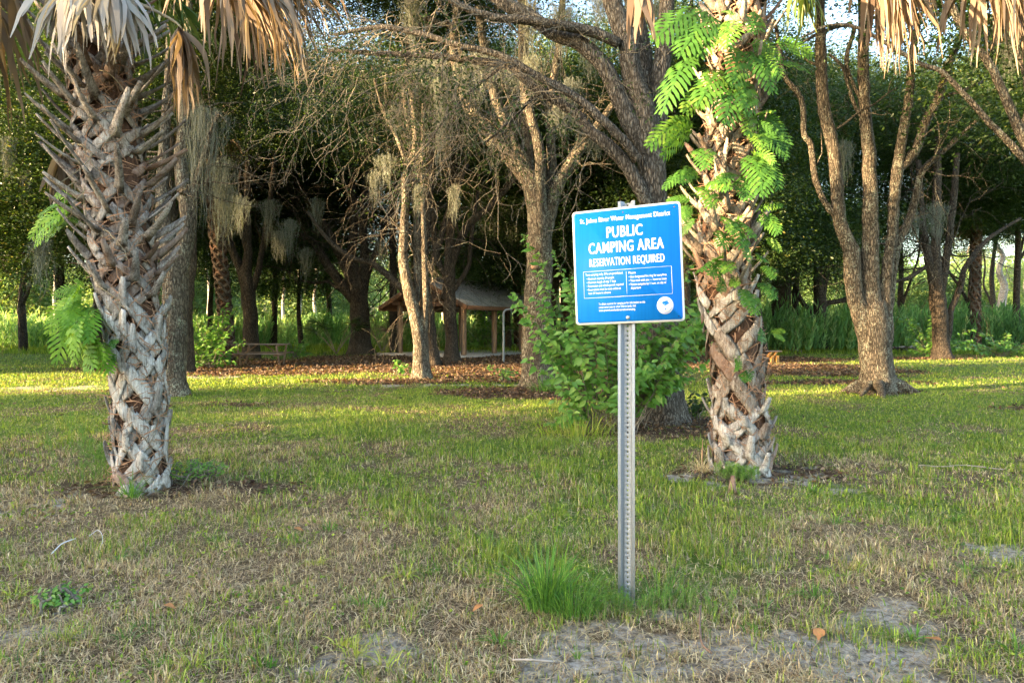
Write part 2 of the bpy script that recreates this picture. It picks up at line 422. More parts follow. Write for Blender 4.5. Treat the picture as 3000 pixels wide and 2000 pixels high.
# ------------------------------------------------------------------ ground
def masks(x, y):
    """cover of the ground: sand, leaf litter, greenness"""
    f = fbm(x, y, 1.3, 3); f2 = fbm(x, y, .45, 9); big = fbm(x, y, 4.5, 20)
    sand = np.zeros_like(x); litter = np.zeros_like(x)
    for cx, cy, rx, ry, w in ((.95,2.95,1.25,.36,1), (1.9,3.45,.5,.28,.9), (-.25,3.05,.5,.2,.7), (2.6,3.2,.5,.25,.8),
                              (-4.1,5.5,.7,.35,.75), (2.5,6.5,.7,.4,.6), (-11.5,15.6,2.2,.5,.75), (-8.6,19,1.6,.5,.7), (2.2,4.2,.5,.2,.6),
                              (-1.6,16.3,2,.3,.6), (-.6,20.6,.9,.5,.5), (-2.6,3.2,.4,.2,.6), (3.3,4.3,.5,.2,.5)):
        q = ((x-cx)/rx)**2+((y-cy)/ry)**2
        sand = np.maximum(sand, w*np.exp(-q*1.1))
    for cx, cy, rx, ry, w in ((-7,24,6.2,4.6,1.2), (0,22,4.6,4.6,1.25), (-1.5,28,8,4.5,1.2), (1.8,18.2,3.2,1.7,1.1), (9.6,22,3.4,3.2,1.2), (-3.1,17.3,2.2,1.1,.9),
                              (10.4,28.5,3.5,3,1.1), (2.2,9.6,1.9,1.0,1.1), (.6,14.6,2.2,1.3,1.0), (-3.3,6.0,.85,.55,.9), (-2.6,6.1,.9,.3,.8), (2.5,6.7,.95,.5,1.0),
                              (-5.0,12.4,1.1,.35,.7), (7.7,14.6,1.2,.6,.8), (8,17,3,.7,.7), (10,11.8,2.5,.4,.5), (-12,22,3.5,.8,.8),
                              (4,25,4,5,1.0), (17,29,4,1.2,.7)):
        q = ((x-cx)/rx)**2+((y-cy)/ry)**2
        litter = np.maximum(litter, w*np.exp(-q**1.5))
    f3 = vn(x, y, .11, 15)
    sand = sstep(.34, .66, sand+(f2-.5)*1.9+(f-.5)*.6+(f3-.5)*.9)*(sand > .05)
    litter = sstep(.36, .62, litter+(f-.5)*.7+(f2-.5)*.4)
    green = .45+1.35*(f-.5)+.9*(f2-.5)+.6*(big-.5)+.32*sstep(6, 12, y)+.12*sstep(12, 17, y)-.10*sstep(5, 2.6, y)
    green = green+.25*np.exp(-((x-2.9)/1.6)**2-((y-8.6)/2)**2)
    return np.clip(sand, 0, 1), np.clip(litter*(1-sand*.5), 0, 1), np.clip(green, 0, 1)
def zg(x, y):
    s, lt, g = 0, 0, 0
    return (fbm(x, y, 2.2, 40)-.5)*.05*sstep(0, 3, y)+(vn(x, y, .25, 44)-.5)*.018
def graded(lo, hi, c0, c1, fine, growth):
    a = list(np.arange(c0, c1, fine)); st = fine; p = c1
    while p < hi: a.append(p); st *= growth; p += st
    a.append(hi); st = fine; p = c0-fine; pre = []
    while p > lo: pre.append(p); st *= growth; p -= st
    pre.append(lo); return np.array(pre[::-1]+a)
gx = graded(-900, 900, -5, 5, .055, 1.035); gy = graded(-500, 1600, 2.2, 8, .055, 1.028)
GX, GY = np.meshgrid(gx, gy); X = GX.ravel(); Y = GY.ravel()
sd, lt, gr = masks(X, Y)
nx, ny = len(gx), len(gy)
i = (np.arange(ny-1)[:, None]*nx+np.arange(nx-1)[None]).ravel()
F = np.stack([i, i+1, i+nx+1, i+nx], 1)
m, n, l, b = newmat('ground_soil'); M_ground = m
a = node(n, 'ShaderNodeAttribute'); a.attribute_name = 'cover'
sp = n.new('ShaderNodeSeparateColor'); l.new(a.outputs['Color'], sp.inputs[0])
v = coords(n, l)
t1 = node(n, 'ShaderNodeTexNoise', Scale=24., Detail=8., Roughness=.75); l.new(v, t1.inputs['Vector'])
t2 = node(n, 'ShaderNodeTexNoise', Scale=130., Detail=4., Roughness=.8, Distortion=1.5); l.new(v, t2.inputs['Vector'])
t3 = node(n, 'ShaderNodeTexNoise', Scale=3., Detail=5., Roughness=.6); l.new(v, t3.inputs['Vector'])
thatch = ramp(n, [(.40, (.025,.017,.010)), (.48, (.12,.083,.047)), (.57, (.30,.22,.125)), (.66, (.48,.38,.23))]); l.new(t2.outputs['Fac'], thatch.inputs[0])
greenc = ramp(n, [(.36, (.04,.07,.014)), (.5, (.12,.19,.03)), (.64, (.24,.33,.06))]); l.new(t2.outputs['Fac'], greenc.inputs[0])
sandc = ramp(n, [(.36, (.09,.075,.06)), (.46, (.30,.27,.235)), (.54, (.50,.46,.41)), (.66, (.72,.67,.61))]); l.new(t1.outputs['Fac'], sandc.inputs[0])
litc = ramp(n, [(.36, (.025,.015,.010)), (.48, (.085,.05,.032)), (.58, (.16,.10,.062)), (.70, (.26,.18,.12))]); l.new(t2.outputs['Fac'], litc.inputs[0])
c = mixc(n, l, sp.outputs[2], thatch.outputs[0], greenc.outputs[0])
c = mixc(n, l, sp.outputs[1], c, litc.outputs[0])
c = mixc(n, l, sp.outputs[0], c, sandc.outputs[0])
l.new(c, b.inputs['Base Color']); b.inputs['Roughness'].default_value = .95; b.inputs['Specular IOR Level'].default_value = .15
ad = node(n, 'ShaderNodeMath'); ad.operation = 'ADD'; l.new(t1.outputs['Fac'], ad.inputs[0]); l.new(t2.outputs['Fac'], ad.inputs[1])
bump(n, l, b, ad.outputs[0], .02)
me = make_mesh('ground', np.stack([X, Y, zg(X, Y)-.004], 1), [F], M_ground, {'cover': np.stack([sd, lt, sstep(.35, .85, gr)], 1)}, True)
g = link('ground', me, kind='structure'); g['label'] = 'mown grassy ground with sandy patches and leaf litter under the trees'

# ------------------------------------------------------------------ grass, straw and leaf litter (nobody could count it)
def scatter(n, d0, d1, pw=1.0, margin=1.0, half=.78):
    u = R.random(n); d = (d0**(2-pw)+u*(d1**(2-pw)-d0**(2-pw)))**(1/(2-pw)) if pw != 2 else d0*(d1/d0)**u
    x = (R.random(n)*2-1)*(half*d+margin); return x, d
GREENS = np.array([(.15,.25,.025), (.20,.30,.03), (.28,.37,.05), (.09,.175,.02), (.36,.38,.09), (.20,.27,.09)])
TANS = np.array([(.52,.43,.25), (.42,.33,.19), (.66,.57,.38), (.28,.19,.11), (.48,.37,.26)])
def blades(mb, x, y, h, w, lean, col, seg3=True, z0=None):
    n = len(x); th = R.random(n)*6.283; dr = np.stack([np.cos(th), np.sin(th), np.zeros(n)], 1)
    ph = th+1.57+R.normal(size=n)*.8; sdv = np.stack([np.cos(ph), np.sin(ph), np.zeros(n)], 1)
    b0 = np.stack([x, y, zg(x, y)-.006 if z0 is None else z0], 1); up = np.array([0, 0, 1.])
    h = h[:, None]; ln = lean[:, None]
    if seg3:
        m = b0+up*h*.55+dr*ln*h*.35; tip = b0+up*h*(1-.35*ln)+dr*ln*h*1.1
        V = np.stack([b0-sdv*w[:, None]*.5, b0+sdv*w[:, None]*.5, m-sdv*w[:, None]*.4, m+sdv*w[:, None]*.4, tip], 1).reshape(-1, 3)
        i = (np.arange(n)*5)[:, None]
        mb.add(V, [i+np.array([0,1,3,2]), i+np.array([2,3,4])], np.repeat(col, 5, axis=0))
    else:
        tip = b0+up*h*(1-.3*ln)+dr*ln*h
        V = np.stack([b0-sdv*w[:, None]*.5, b0+sdv*w[:, None]*.5, tip], 1).reshape(-1, 3)
        mb.add(V, (np.arange(n)*3)[:, None]+np.array([0,1,2]), np.repeat(col, 3, axis=0))
gm = MB()
for (n_, d0, d1, hs, ws, seg) in ((120000, 2.5, 5.2, .056, .0048, True), (130000, 5.0, 9, .056, .0072, True), (110000, 9, 16, .05, .010, False), (110000, 16, 36, .06, .021, False)):
    x, y = scatter(n_, d0, d1, 1.0); s_, l_, g_ = masks(x, y)
    tu = vn(x, y, .10, 62)*.55+vn(x, y, .24, 63)*.45
    dens = (1-.80*s_)*(1-.88*l_)*(.35+.5*fbm(x, y, .5, 60)+.3*g_)*(.25+1.5*sstep(.30, .68, tu) if d0 < 9 else 1)
    k = R.random(n_) < dens; x, y, g_, tu = x[k], y[k], g_[k], tu[k]; n = len(x)
    isg = R.random(n) < np.clip(.04+1.05*g_, .06, .95)
    col = np.where(isg[:, None], GREENS[R.integers(0, 6, n)], TANS[R.integers(0, 5, n)])*(R.random((n, 1))*.95+.45)
    tall = (fbm(x, y, .6, 66) > .60)
    h = hs*(.35+R.random(n)*.8)*np.where(isg, 1.15, .8)*np.where(tall, 1.6, 1)*(.6+.9*tu)
    blades(gm, x, y, h, ws*(.6+.8*R.random(n)), R.random(n)*np.where(isg, .8, 1.6), col, seg)
# broad low weeds and clover leaves mixed in
x, y = scatter(42000, 2.6, 20, 1.1); s_, l_, g_ = masks(x, y)
k = (R.random(len(x)) < (fbm(x, y, .5, 71)-.42)*3.2*(1-s_)*(1-l_*.8)); x, y = x[k], y[k]; n = len(x)
D = R.normal(size=(n, 3)); D[:, 2] = np.abs(D[:, 2])*.35
leaves(gm, np.stack([x, y, zg(x, y)+.008+R.random(n)*.02], 1), D, .018+.0022*y, .010+.0016*y, (GREENS[R.integers(0, 4, n)]*(R.random((n, 1))*.5+.7)).astype(np.float32))
tag(link('mown_grass', gm.mesh('mown_grass', M_grass, 'tint')), 'short mown grass of mixed green and straw blades covering the clearing', 'grass', kind='stuff')
# dry clippings lying flat
sm = MB()
for n_, d0, d1, L0, w0 in ((80000, 2.5, 6, .06, .0026), (42000, 6, 14, .07, .0055)):
    x, y = scatter(n_, d0, d1, 1.0); s_, l_, g_ = masks(x, y)
    k = R.random(n_) < (1.0-.7*g_-.15*s_+.1*l_); x, y = x[k], y[k]; n = len(x)
    th = R.random(n)*6.283; L = L0*(.4+R.random(n)*1.2)
    dr = np.stack([np.cos(th), np.sin(th), R.normal(size=n)*.18], 1); sdv = np.stack([-np.sin(th), np.cos(th), np.zeros(n)], 1)
    c0 = np.stack([x, y, zg(x, y)+.004+R.random(n)*.016], 1)
    C = np.stack([c0-dr*L[:, None]/2, c0+sdv*(R.normal(size=(n, 1))*.12*L[:, None])+np.array([0, 0, .006]), c0+dr*L[:, None]/2], 1)
    C[:, :, 2] = np.maximum(C[:, :, 2], zg(C[:, :, 0], C[:, :, 1])+.001)
    Wd = np.repeat((w0*(.5+R.random(n)))[:, None], 3, 1)*np.array([.8, 1, .3])
    strips(sm, C, Wd*.5, sdv, TANS[R.integers(0, 5, n)]*(R.random((n, 1))*.6+.75))
tag(link('dry_clippings', sm.mesh('dry_clippings', M_grass, 'tint')), 'straw coloured dry grass clippings lying over the near ground', 'clippings', kind='stuff')
lm = MB()
x, y = scatter(190000, 5, 34, 1.0); s_, l_, g_ = masks(x, y)
k = R.random(len(x)) < (l_*.9+.006)*(.3+.7*sstep(5, 18, y)); x, y = x[k], y[k]; n = len(x)
D = R.normal(size=(n, 3)); D[:, 2] *= .35
BR = np.array([(.17,.10,.06), (.26,.155,.09), (.09,.052,.034), (.34,.25,.17), (.19,.125,.085)])
leaves(lm, np.stack([x, y, zg(x, y)+.008+R.random(n)*.03], 1), D, .05+.0022*y, .022+.0012*y, BR[R.integers(0, 5, n)]*np.array([.78,.80,.85])*(R.random((n, 1))*.9+.4))
tag(link('leaf_litter', lm.mesh('leaf_litter', M_grass, 'tint')), 'brown fallen oak leaves spread beneath the trees and round the trunks', 'leaf litter', kind='stuff')

# ------------------------------------------------------------------ crowns shared by the oaks
def crown_mesh(seed, nclump, per, rad, leafL, mat, flat=.8, spread=(.34, .62)):
    rg = RNG(seed); mb = MB(); Cs, Ds = [], []
    c = unit(rg.normal(size=(nclump, 3)))*(rg.random((nclump, 1))**.42)
    c = c*np.array([1, 1, flat])
    for i in range(nclump):
        s = rg.uniform(*spread)/rad*1.25; k = int(per*rg.uniform(.5, 1.4))
        q = rg.normal(size=(k, 3))*np.array([s, s, s*.55])
        q[:, 2] -= .35*np.linalg.norm(q[:, :2], axis=1)*rg.uniform(0, 1)
        Cs.append(c[i]+q); Ds.append(q+rg.normal(size=(k, 3))*s*1.1+np.array([0, 0, -.4*s]))
    P = np.concatenate(Cs)*rad; D = np.concatenate(Ds); n = len(P)
    tint = np.clip(rg.normal(.45, .22, n), 0, 1)
    leaves(mb, P, D, leafL*(.6+.8*rg.random(n)), leafL*.46*(.7+.6*rg.random(n)), tint, rg)
    return mb.mesh('crown', mat, 'tint')
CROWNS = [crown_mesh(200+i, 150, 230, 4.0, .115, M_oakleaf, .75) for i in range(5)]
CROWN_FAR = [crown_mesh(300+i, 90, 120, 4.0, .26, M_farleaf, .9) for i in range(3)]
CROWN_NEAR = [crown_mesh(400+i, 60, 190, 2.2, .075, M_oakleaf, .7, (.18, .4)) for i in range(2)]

def twig_tree(starts, dirs, lens, rads, levels, rg, droop=.1, nchild=(3, 5), kink=.28, nseg=5):
    """bare branching twigs as prisms; returns segment arrays and tip points"""
    A, B, ra, rb = [], [], [], []; tips = []
    cur = [(np.asarray(s, float), np.asarray(d, float), L, r) for s, d, L, r in zip(starts, dirs, lens, rads)]
    for lv in range(levels):
        nxt = []
        for p, d, L, r in cur:
            d = d/(np.linalg.norm(d)+1e-9); pts = [p]
            for k in range(nseg):
                d = d+rg.normal(size=3)*kink+np.array([0, 0, -droop]); d /= np.linalg.norm(d)
                q = pts[-1]+d*L/nseg; r0 = r*(1-.6*k/nseg); r1 = r*(1-.6*(k+1)/nseg)
                A.append(pts[-1]); B.append(q); ra.append(r0); rb.append(r1); pts.append(q)
                if lv < levels-1 and k > 0 and rg.random() < (nchild[0]+nchild[1])/2/nseg:
                    nd = d+rg.normal(size=3)*.75; nxt.append((q, nd, L*rg.uniform(.4, .7), r1*.6))
            tips.append(pts[-1])
        cur = nxt
    return np.array(A), np.array(B), np.array(ra), np.array(rb), np.array(tips)

TREE_I = [0]
def traced_oak(label, base_px, d, stems, mat, group='oak trees of the grove', crowns=(), side=12, flare=.35, twigs=0, dy=None, cat='oak tree', wob=.05, tdroop=.1, crown_set=None):
    """stems: list of point lists (px, py, r_px[, depth offset]) traced at distance d; the first one starts at the ground"""
    b = at(base_px[0], base_px[1], d); b[2] = 0
    t = thing('oak_tree', label, cat, b, group); TREE_I[0] += 1; rg = RNG(TREE_I[0]*13)
    segs = []
    for si, st in enumerate(stems):
        P = []; rr = []
        for q in st:
            dd = d+(q[3] if len(q) > 3 else 0); P.append(at(q[0], q[1], dd)); rr.append(q[2]/2000*dd*(1.15 if 1700 < base_px[0] < 2000 else .82 if base_px[0] > 3000 else 1.04))
        P = np.array(P); rr = np.array(rr)
        if si == 0: P[0][2] = -.1
        P, rr = spline(P, rr, 6)
        P[1:-1] += rg.normal(size=(len(P)-2, 3))*np.minimum(rr[1:-1, None]*.06, np.linalg.norm(P[2:]-P[1:-1], axis=1)[:, None]*.05)
        mb = MB(); tube(mb, P, rr, side if rr[0] > .08 else 8, wob, True, seed=TREE_I[0]*31+si, flare=flare if P[0][2] < .2 else 0, flute=.05 if P[0][2] < .2 else 0)
        part('trunk' if si == 0 else 'limb', mb, mat, t, smooth=True)
        segs.append((P, rr))
    if twigs:
        S_, D_, L_, R_ = [], [], [], []
        for k in range(twigs):
            P, rr = segs[rg.integers(0, len(segs))] if len(segs) < 2 else segs[rg.integers(1, len(segs))]
            i = rg.integers(len(P)//3, len(P)-1); tdir = P[i+1]-P[i]; tdir /= np.linalg.norm(tdir)
            S_.append(P[i]); D_.append(tdir*.5+unit(rg.normal(size=3))*1.1); L_.append(rg.uniform(.8, 2.2)*d/16*.9+.3); R_.append(max(.010, rr[i]*.22))
        A, B, ra, rb, tips = twig_tree(S_, D_, L_, R_, 3, rg, droop=tdroop)
        mb = MB(); prisms(mb, A, B, np.maximum(ra, .003), np.maximum(rb, .0022), 4)
        o = part('twigs', mb, mat, t, kind='stuff')
    for (px, py, dd, sc, sz) in crowns:
        p = at(px, py, dd)-b
        cs = crown_set or CROWNS
        link('crown', cs[rg.integers(0, len(cs))], t, p, (0, 0, rg.uniform(0, 6.28)), (sc, sc, sc*sz))
    return t, segs

G = 'oak trees of the grove'
oak_right, seg_right = traced_oak('large sunlit oak of several tall stems with spreading roots, right of the fern palm', (2566,1150), 14.6, [
    [(2566,1150,50),(2567,1090,42),(2562,1020,42),(2558,957,42),(2556,900,36),(2551,868,26),(2550,740,22),(2549,600,20),(2545,446,18),(2532,312,16),(2530,134,14),(2528,-60,12)],
    [(2560,1040,30),(2535,950,28),(2507,868,22),(2496,800,22),(2495,740,22),(2475,690,19),(2459,645,18),(2454,580,18),(2443,446,17),(2430,380,17),(2413,312,16),(2407,223,15),(2403,134,14),(2403,30,13),(2400,-80,12)],
    [(2580,1060,26),(2592,960,22),(2592,868,18),(2600,780,16),(2614,690,15),(2618,600,15),(2628,510,15),(2637,440,13),(2651,357,12),(2664,268,11),(2670,178,10),(2695,40,8)],
    [(2630,500,12),(2660,470,12),(2685,437,12),(2713,357,12),(2749,290,11),(2776,200,10),(2803,134,9),(2850,20,7)],
    [(2585,980,20,.2),(2600,880,16,.2),(2612,790,15,.2),(2630,710,13,.2),(2656,660,12,.2),(2675,610,11,.2),(2687,558,10,.2),(2704,500,9,.2),(2771,437,7,.2),(2870,348,5,.2)],
    [(2462,640,9),(2437,620,9),(2410,580,8),(2387,513,8),(2374,424,8),(2356,393,8),(2347,290,8),(2298,223,7),(2285,147,6),(2270,60,5)],
    [(2540,330,5),(2480,190,6),(2500,80,6),(2420,90,5),(2340,130,4)],
    [(2545,380,6),(2500,300,5),(2470,200,5),(2430,160,4)],
    [(2750,290,6),(2810,270,5),(2880,240,4)]], M_bark_l, crowns=[(2450,-450,14,1.0,.8),(2750,-420,15.5,.95,.8),(2600,-650,14,1.,.7)], twigs=26, side=16, flare=.55)
# spreading surface roots
mb = MB()
for k, (ex, ey, r0) in enumerate(((2700,1152,16),(2460,1150,14),(2590,1168,12),(2520,1160,10))):
    e = ground_at(ex, ey); s = at(2566,1120,14.6); s[2] = .22; mid = (s+e)/2; mid[2] = .17
    P, rr = spline([s, mid, e+np.array([0,0,-.02])], [r0*.0073*1.5, r0*.0073*1.1, .03], 6); tube(mb, P, rr, 9, .08, seed=k)
part('root', mb, M_bark_l, oak_right, smooth=True)

oak_sign, seg_sign = traced_oak('massive grey oak behind the blue sign and leafy bush, thick stems fanning out above', (1940,1240), 10.3, [
    [(1940,1240,64),(1938,1180,56),(1934,1100,54),(1928,900,44),(1920,700,36),(1914,580,32),(1908,480,34),(1895,400,32),(1886,312,28),(1852,223,27),(1841,134,26),(1816,67,25),(1787,-20,24),(1760,-120,22)],
    [(1905,470,26),(1880,420,25),(1850,370,24),(1814,290,23),(1786,230,22),(1756,178,21),(1689,120,20),(1627,98,19),(1540,40,17),(1470,5,15),(1400,-60,13)],
    [(1905,430,22,.25),(1900,300,20,.3),(1890,178,19,.35),(1868,67,18,.4),(1841,-30,17,.4)],
    [(1925,470,24,.1),(1930,335,22,.1),(1936,223,21,.1),(1948,89,20,.1),(1957,-20,18,.1),(1965,-120,16,.1)],
    [(1912,640,18,-.1),(1888,580,18,-.15),(1841,491,17,-.15),(1779,424,16,-.1),(1734,388,14,0),(1690,335,12,.2),(1620,290,11,.3),(1559,250,11,.4),(1496,196,11,.5),(1425,183,10,.6),(1269,165,8,.7),(1068,154,6,.8),(952,147,4,.9)],
    [(1870,470,12,-.25),(1837,424,12,-.3),(1779,366,12,-.3),(1689,286,11,-.2),(1600,237,10,0),(1470,165,9,.2),(1349,134,8,.3),(1224,98,7,.4),(1112,80,6,.5),(980,103,4,.6)],
    [(1812,130,13,-.1),(1734,94,14,-.2),(1645,76,13,-.3),(1559,62,12,-.3),(1425,45,10,-.3),(1336,9,9,-.3),(1250,-50,7,-.3)],
    [(1640,240,4,.3),(1560,290,5,.5),(1500,350,4,.6),(1420,420,3,.8)],
    [(1480,190,5,.4),(1400,250,4,.5),(1320,330,3,.6),(1250,420,2.5,.7)],
    ], M_bark, crowns=[(1700,-650,10.5,.9,.7),(2150,-560,11.5,.8,.7),(1250,-560,11,.75,.7)], twigs=0, side=18, flare=.3)

oak_moss, seg_moss = traced_oak('tall mossy oak with a pale cut knot on its trunk, left of the sign', (1575,1130), 16, [
    [(1575,1135,46),(1574,1080,41),(1574,960,39),(1578,800,38),(1580,696,37),(1577,620,34),(1560,540,30),(1530,500,26),(1496,460,24),(1447,415,22),(1395,345,19),(1355,268,16),(1330,150,13),(1340,20,11)],
    [(1572,600,22),(1548,520,18),(1530,466,17),(1496,402,16),(1470,335,15),(1447,268,14),(1420,150,12),(1400,20,10)],
    [(1580,620,20,.2),(1556,530,17,.2),(1545,450,16,.2),(1541,357,16,.2),(1537,223,15,.2),(1532,89,14,.2),(1530,-40,13,.2)],
    [(1585,680,20,-.1),(1583,580,17,-.15),(1581,446,15,-.15),(1566,379,13,-.1),(1545,300,12,-.1),(1520,180,10,0)],
    [(1598,620,16,.1),(1615,520,14,.1),(1617,446,13,.1),(1608,335,12,.1),(1617,260,11,.1),(1640,120,10,.1),(1650,-20,9,.1)],
    [(1595,690,22),(1617,590,19),(1648,513,17),(1700,437,15),(1750,370,12),(1800,300,9)],
    [(1430,400,6,-.3),(1380,345,7,-.4),(1330,345,6,-.5),(1290,325,4,-.6)],
    [(1400,350,8,.3),(1330,100,8,.3),(1290,70,7,.3),(1225,40,6,.3),(1190,-20,5,.3)],
    ], M_bark_l, crowns=[(1350,-330,16.5,1,.75),(1750,-330,18,1,.7),(1550,-420,15,1,.7),(1180,-150,20,.8,.7)], twigs=34, side=16, tdroop=.12)
mb = MB(); k0 = at(1567,778,15.68); P = np.array([k0+np.array([0,.06,0]), k0+np.array([-.01,-.012,0])])
tube(mb, P, [.10,.085], 14, .03); part('cut_knot', mb, M_knot, oak_moss, label='pale oval scar of a sawn limb')

oak_lit, _ = traced_oak('small forked oak with its lower trunk lit orange, in front of the pavilion', (1236,1110), 18.2, [
    [(1236,1112,26),(1234,1060,22),(1231,1000,21),(1222,950,18),(1214,910,17),(1202,868,17),(1190,810,15),(1180,753,14),(1183,677,13),(1187,600,12),(1192,500,11),(1218,430,10),(1210,300,9),(1195,150,8),(1200,0,6)],
    [(1240,1050,15),(1243,963,10),(1247,868,8),(1244,753,8),(1240,638,7),(1235,480,6),(1242,300,5)],
    [(1215,900,11,.15),(1222,830,10,.2),(1220,715,10,.2),(1214,500,9,.2),(1180,250,7,.2)],
    [(1190,480,5),(1160,400,5),(1120,320,4),(1090,200,3)],
    ], M_bark_l, crowns=[(1150,-60,19,.8,.7),(1300,60,23,.8,.7)], twigs=30, tdroop=.15)
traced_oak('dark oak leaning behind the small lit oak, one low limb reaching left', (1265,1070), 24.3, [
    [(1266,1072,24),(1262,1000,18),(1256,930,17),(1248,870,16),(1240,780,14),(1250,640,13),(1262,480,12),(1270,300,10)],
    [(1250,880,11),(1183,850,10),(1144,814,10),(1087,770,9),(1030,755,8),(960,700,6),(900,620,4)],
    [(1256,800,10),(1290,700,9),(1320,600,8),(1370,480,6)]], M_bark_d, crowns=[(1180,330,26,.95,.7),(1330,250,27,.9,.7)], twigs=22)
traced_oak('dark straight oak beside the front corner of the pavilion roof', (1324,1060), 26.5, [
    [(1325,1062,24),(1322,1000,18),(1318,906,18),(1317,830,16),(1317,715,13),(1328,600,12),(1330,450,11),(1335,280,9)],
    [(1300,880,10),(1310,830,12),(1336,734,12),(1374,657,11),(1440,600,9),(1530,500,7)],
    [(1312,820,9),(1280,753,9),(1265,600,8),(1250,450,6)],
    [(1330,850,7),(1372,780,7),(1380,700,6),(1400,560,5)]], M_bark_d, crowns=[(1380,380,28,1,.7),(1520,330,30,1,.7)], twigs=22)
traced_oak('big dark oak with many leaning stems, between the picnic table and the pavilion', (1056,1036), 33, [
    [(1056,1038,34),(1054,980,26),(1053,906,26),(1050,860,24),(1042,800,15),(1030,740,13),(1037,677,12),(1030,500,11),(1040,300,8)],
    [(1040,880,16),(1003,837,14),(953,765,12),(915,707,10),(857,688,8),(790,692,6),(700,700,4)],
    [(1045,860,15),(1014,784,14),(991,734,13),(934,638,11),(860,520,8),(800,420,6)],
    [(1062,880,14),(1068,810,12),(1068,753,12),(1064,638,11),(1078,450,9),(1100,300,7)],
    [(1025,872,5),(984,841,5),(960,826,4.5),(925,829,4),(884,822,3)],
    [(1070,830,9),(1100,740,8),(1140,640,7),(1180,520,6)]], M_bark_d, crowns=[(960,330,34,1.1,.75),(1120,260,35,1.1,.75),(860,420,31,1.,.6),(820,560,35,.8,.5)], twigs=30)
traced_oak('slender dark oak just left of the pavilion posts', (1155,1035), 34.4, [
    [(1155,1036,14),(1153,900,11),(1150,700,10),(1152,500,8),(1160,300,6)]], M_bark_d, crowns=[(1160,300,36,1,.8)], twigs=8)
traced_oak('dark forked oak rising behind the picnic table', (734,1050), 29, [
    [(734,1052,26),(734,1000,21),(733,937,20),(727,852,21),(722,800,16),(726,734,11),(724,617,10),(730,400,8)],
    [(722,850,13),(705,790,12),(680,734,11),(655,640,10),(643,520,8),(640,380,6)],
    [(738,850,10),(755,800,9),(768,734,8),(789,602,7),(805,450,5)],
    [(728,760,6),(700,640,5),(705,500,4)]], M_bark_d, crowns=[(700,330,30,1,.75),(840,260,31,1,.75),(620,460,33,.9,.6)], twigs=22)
oak_left, _ = traced_oak('lichen-mottled oak directly behind the left palm, parting into two stems', (512,1158), 13.9, [
    [(514,1160,40),(512,1100,33),(512,1000,32),(512,850,33),(510,765,34),(490,700,26),(476,612,18),(479,459,15),(489,306,13),(500,150,12),(505,-20,10)],
    [(520,800,26),(535,740,26),(550,660,23),(549,612,22),(532,500,19),(528,459,18),(542,370,16),(547,300,14),(540,230,12),(548,100,10),(560,-40,8)],
    [(540,700,10),(570,560,10),(600,450,8),(640,330,6)]], M_bark_l, crowns=[(520,-260,14.5,.85,.7),(300,-150,17,.9,.7),(700,-200,17,.9,.7),(640,60,19,.6,.7)], twigs=20, side=14)
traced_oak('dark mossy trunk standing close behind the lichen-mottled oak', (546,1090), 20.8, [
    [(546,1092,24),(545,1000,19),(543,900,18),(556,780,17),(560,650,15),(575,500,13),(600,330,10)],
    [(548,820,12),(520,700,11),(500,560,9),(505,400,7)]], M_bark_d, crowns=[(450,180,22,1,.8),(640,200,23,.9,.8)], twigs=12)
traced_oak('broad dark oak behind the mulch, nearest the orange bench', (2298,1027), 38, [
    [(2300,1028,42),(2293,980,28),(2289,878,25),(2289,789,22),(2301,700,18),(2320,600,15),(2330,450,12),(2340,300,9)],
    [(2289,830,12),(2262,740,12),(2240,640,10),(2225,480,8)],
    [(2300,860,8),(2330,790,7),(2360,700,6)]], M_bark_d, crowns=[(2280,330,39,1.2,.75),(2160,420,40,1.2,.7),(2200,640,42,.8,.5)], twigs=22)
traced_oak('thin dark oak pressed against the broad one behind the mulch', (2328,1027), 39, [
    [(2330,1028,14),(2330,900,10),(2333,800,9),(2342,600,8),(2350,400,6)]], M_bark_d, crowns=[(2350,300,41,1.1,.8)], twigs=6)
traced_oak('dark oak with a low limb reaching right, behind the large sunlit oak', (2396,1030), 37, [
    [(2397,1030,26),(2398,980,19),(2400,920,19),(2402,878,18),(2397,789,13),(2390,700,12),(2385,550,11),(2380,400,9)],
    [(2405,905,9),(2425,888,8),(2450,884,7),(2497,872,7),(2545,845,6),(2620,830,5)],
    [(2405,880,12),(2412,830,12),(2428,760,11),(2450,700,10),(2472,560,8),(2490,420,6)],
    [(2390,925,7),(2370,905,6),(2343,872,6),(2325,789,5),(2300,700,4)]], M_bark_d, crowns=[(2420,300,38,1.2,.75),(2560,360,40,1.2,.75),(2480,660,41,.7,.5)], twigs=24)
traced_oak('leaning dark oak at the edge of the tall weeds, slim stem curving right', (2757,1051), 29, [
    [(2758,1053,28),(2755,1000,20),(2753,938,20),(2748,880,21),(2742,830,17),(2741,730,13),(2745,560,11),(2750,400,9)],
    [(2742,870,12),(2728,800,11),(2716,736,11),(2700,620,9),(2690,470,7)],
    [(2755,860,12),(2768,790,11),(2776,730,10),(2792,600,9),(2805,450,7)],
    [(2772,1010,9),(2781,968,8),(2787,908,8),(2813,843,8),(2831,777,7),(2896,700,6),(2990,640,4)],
    [(2745,770,6),(2712,783,6),(2660,815,6),(2610,828,4)]], M_bark_d, crowns=[(2700,330,30,1,.7),(2860,420,31,1,.7),(2960,560,33,.7,.55)], twigs=26)
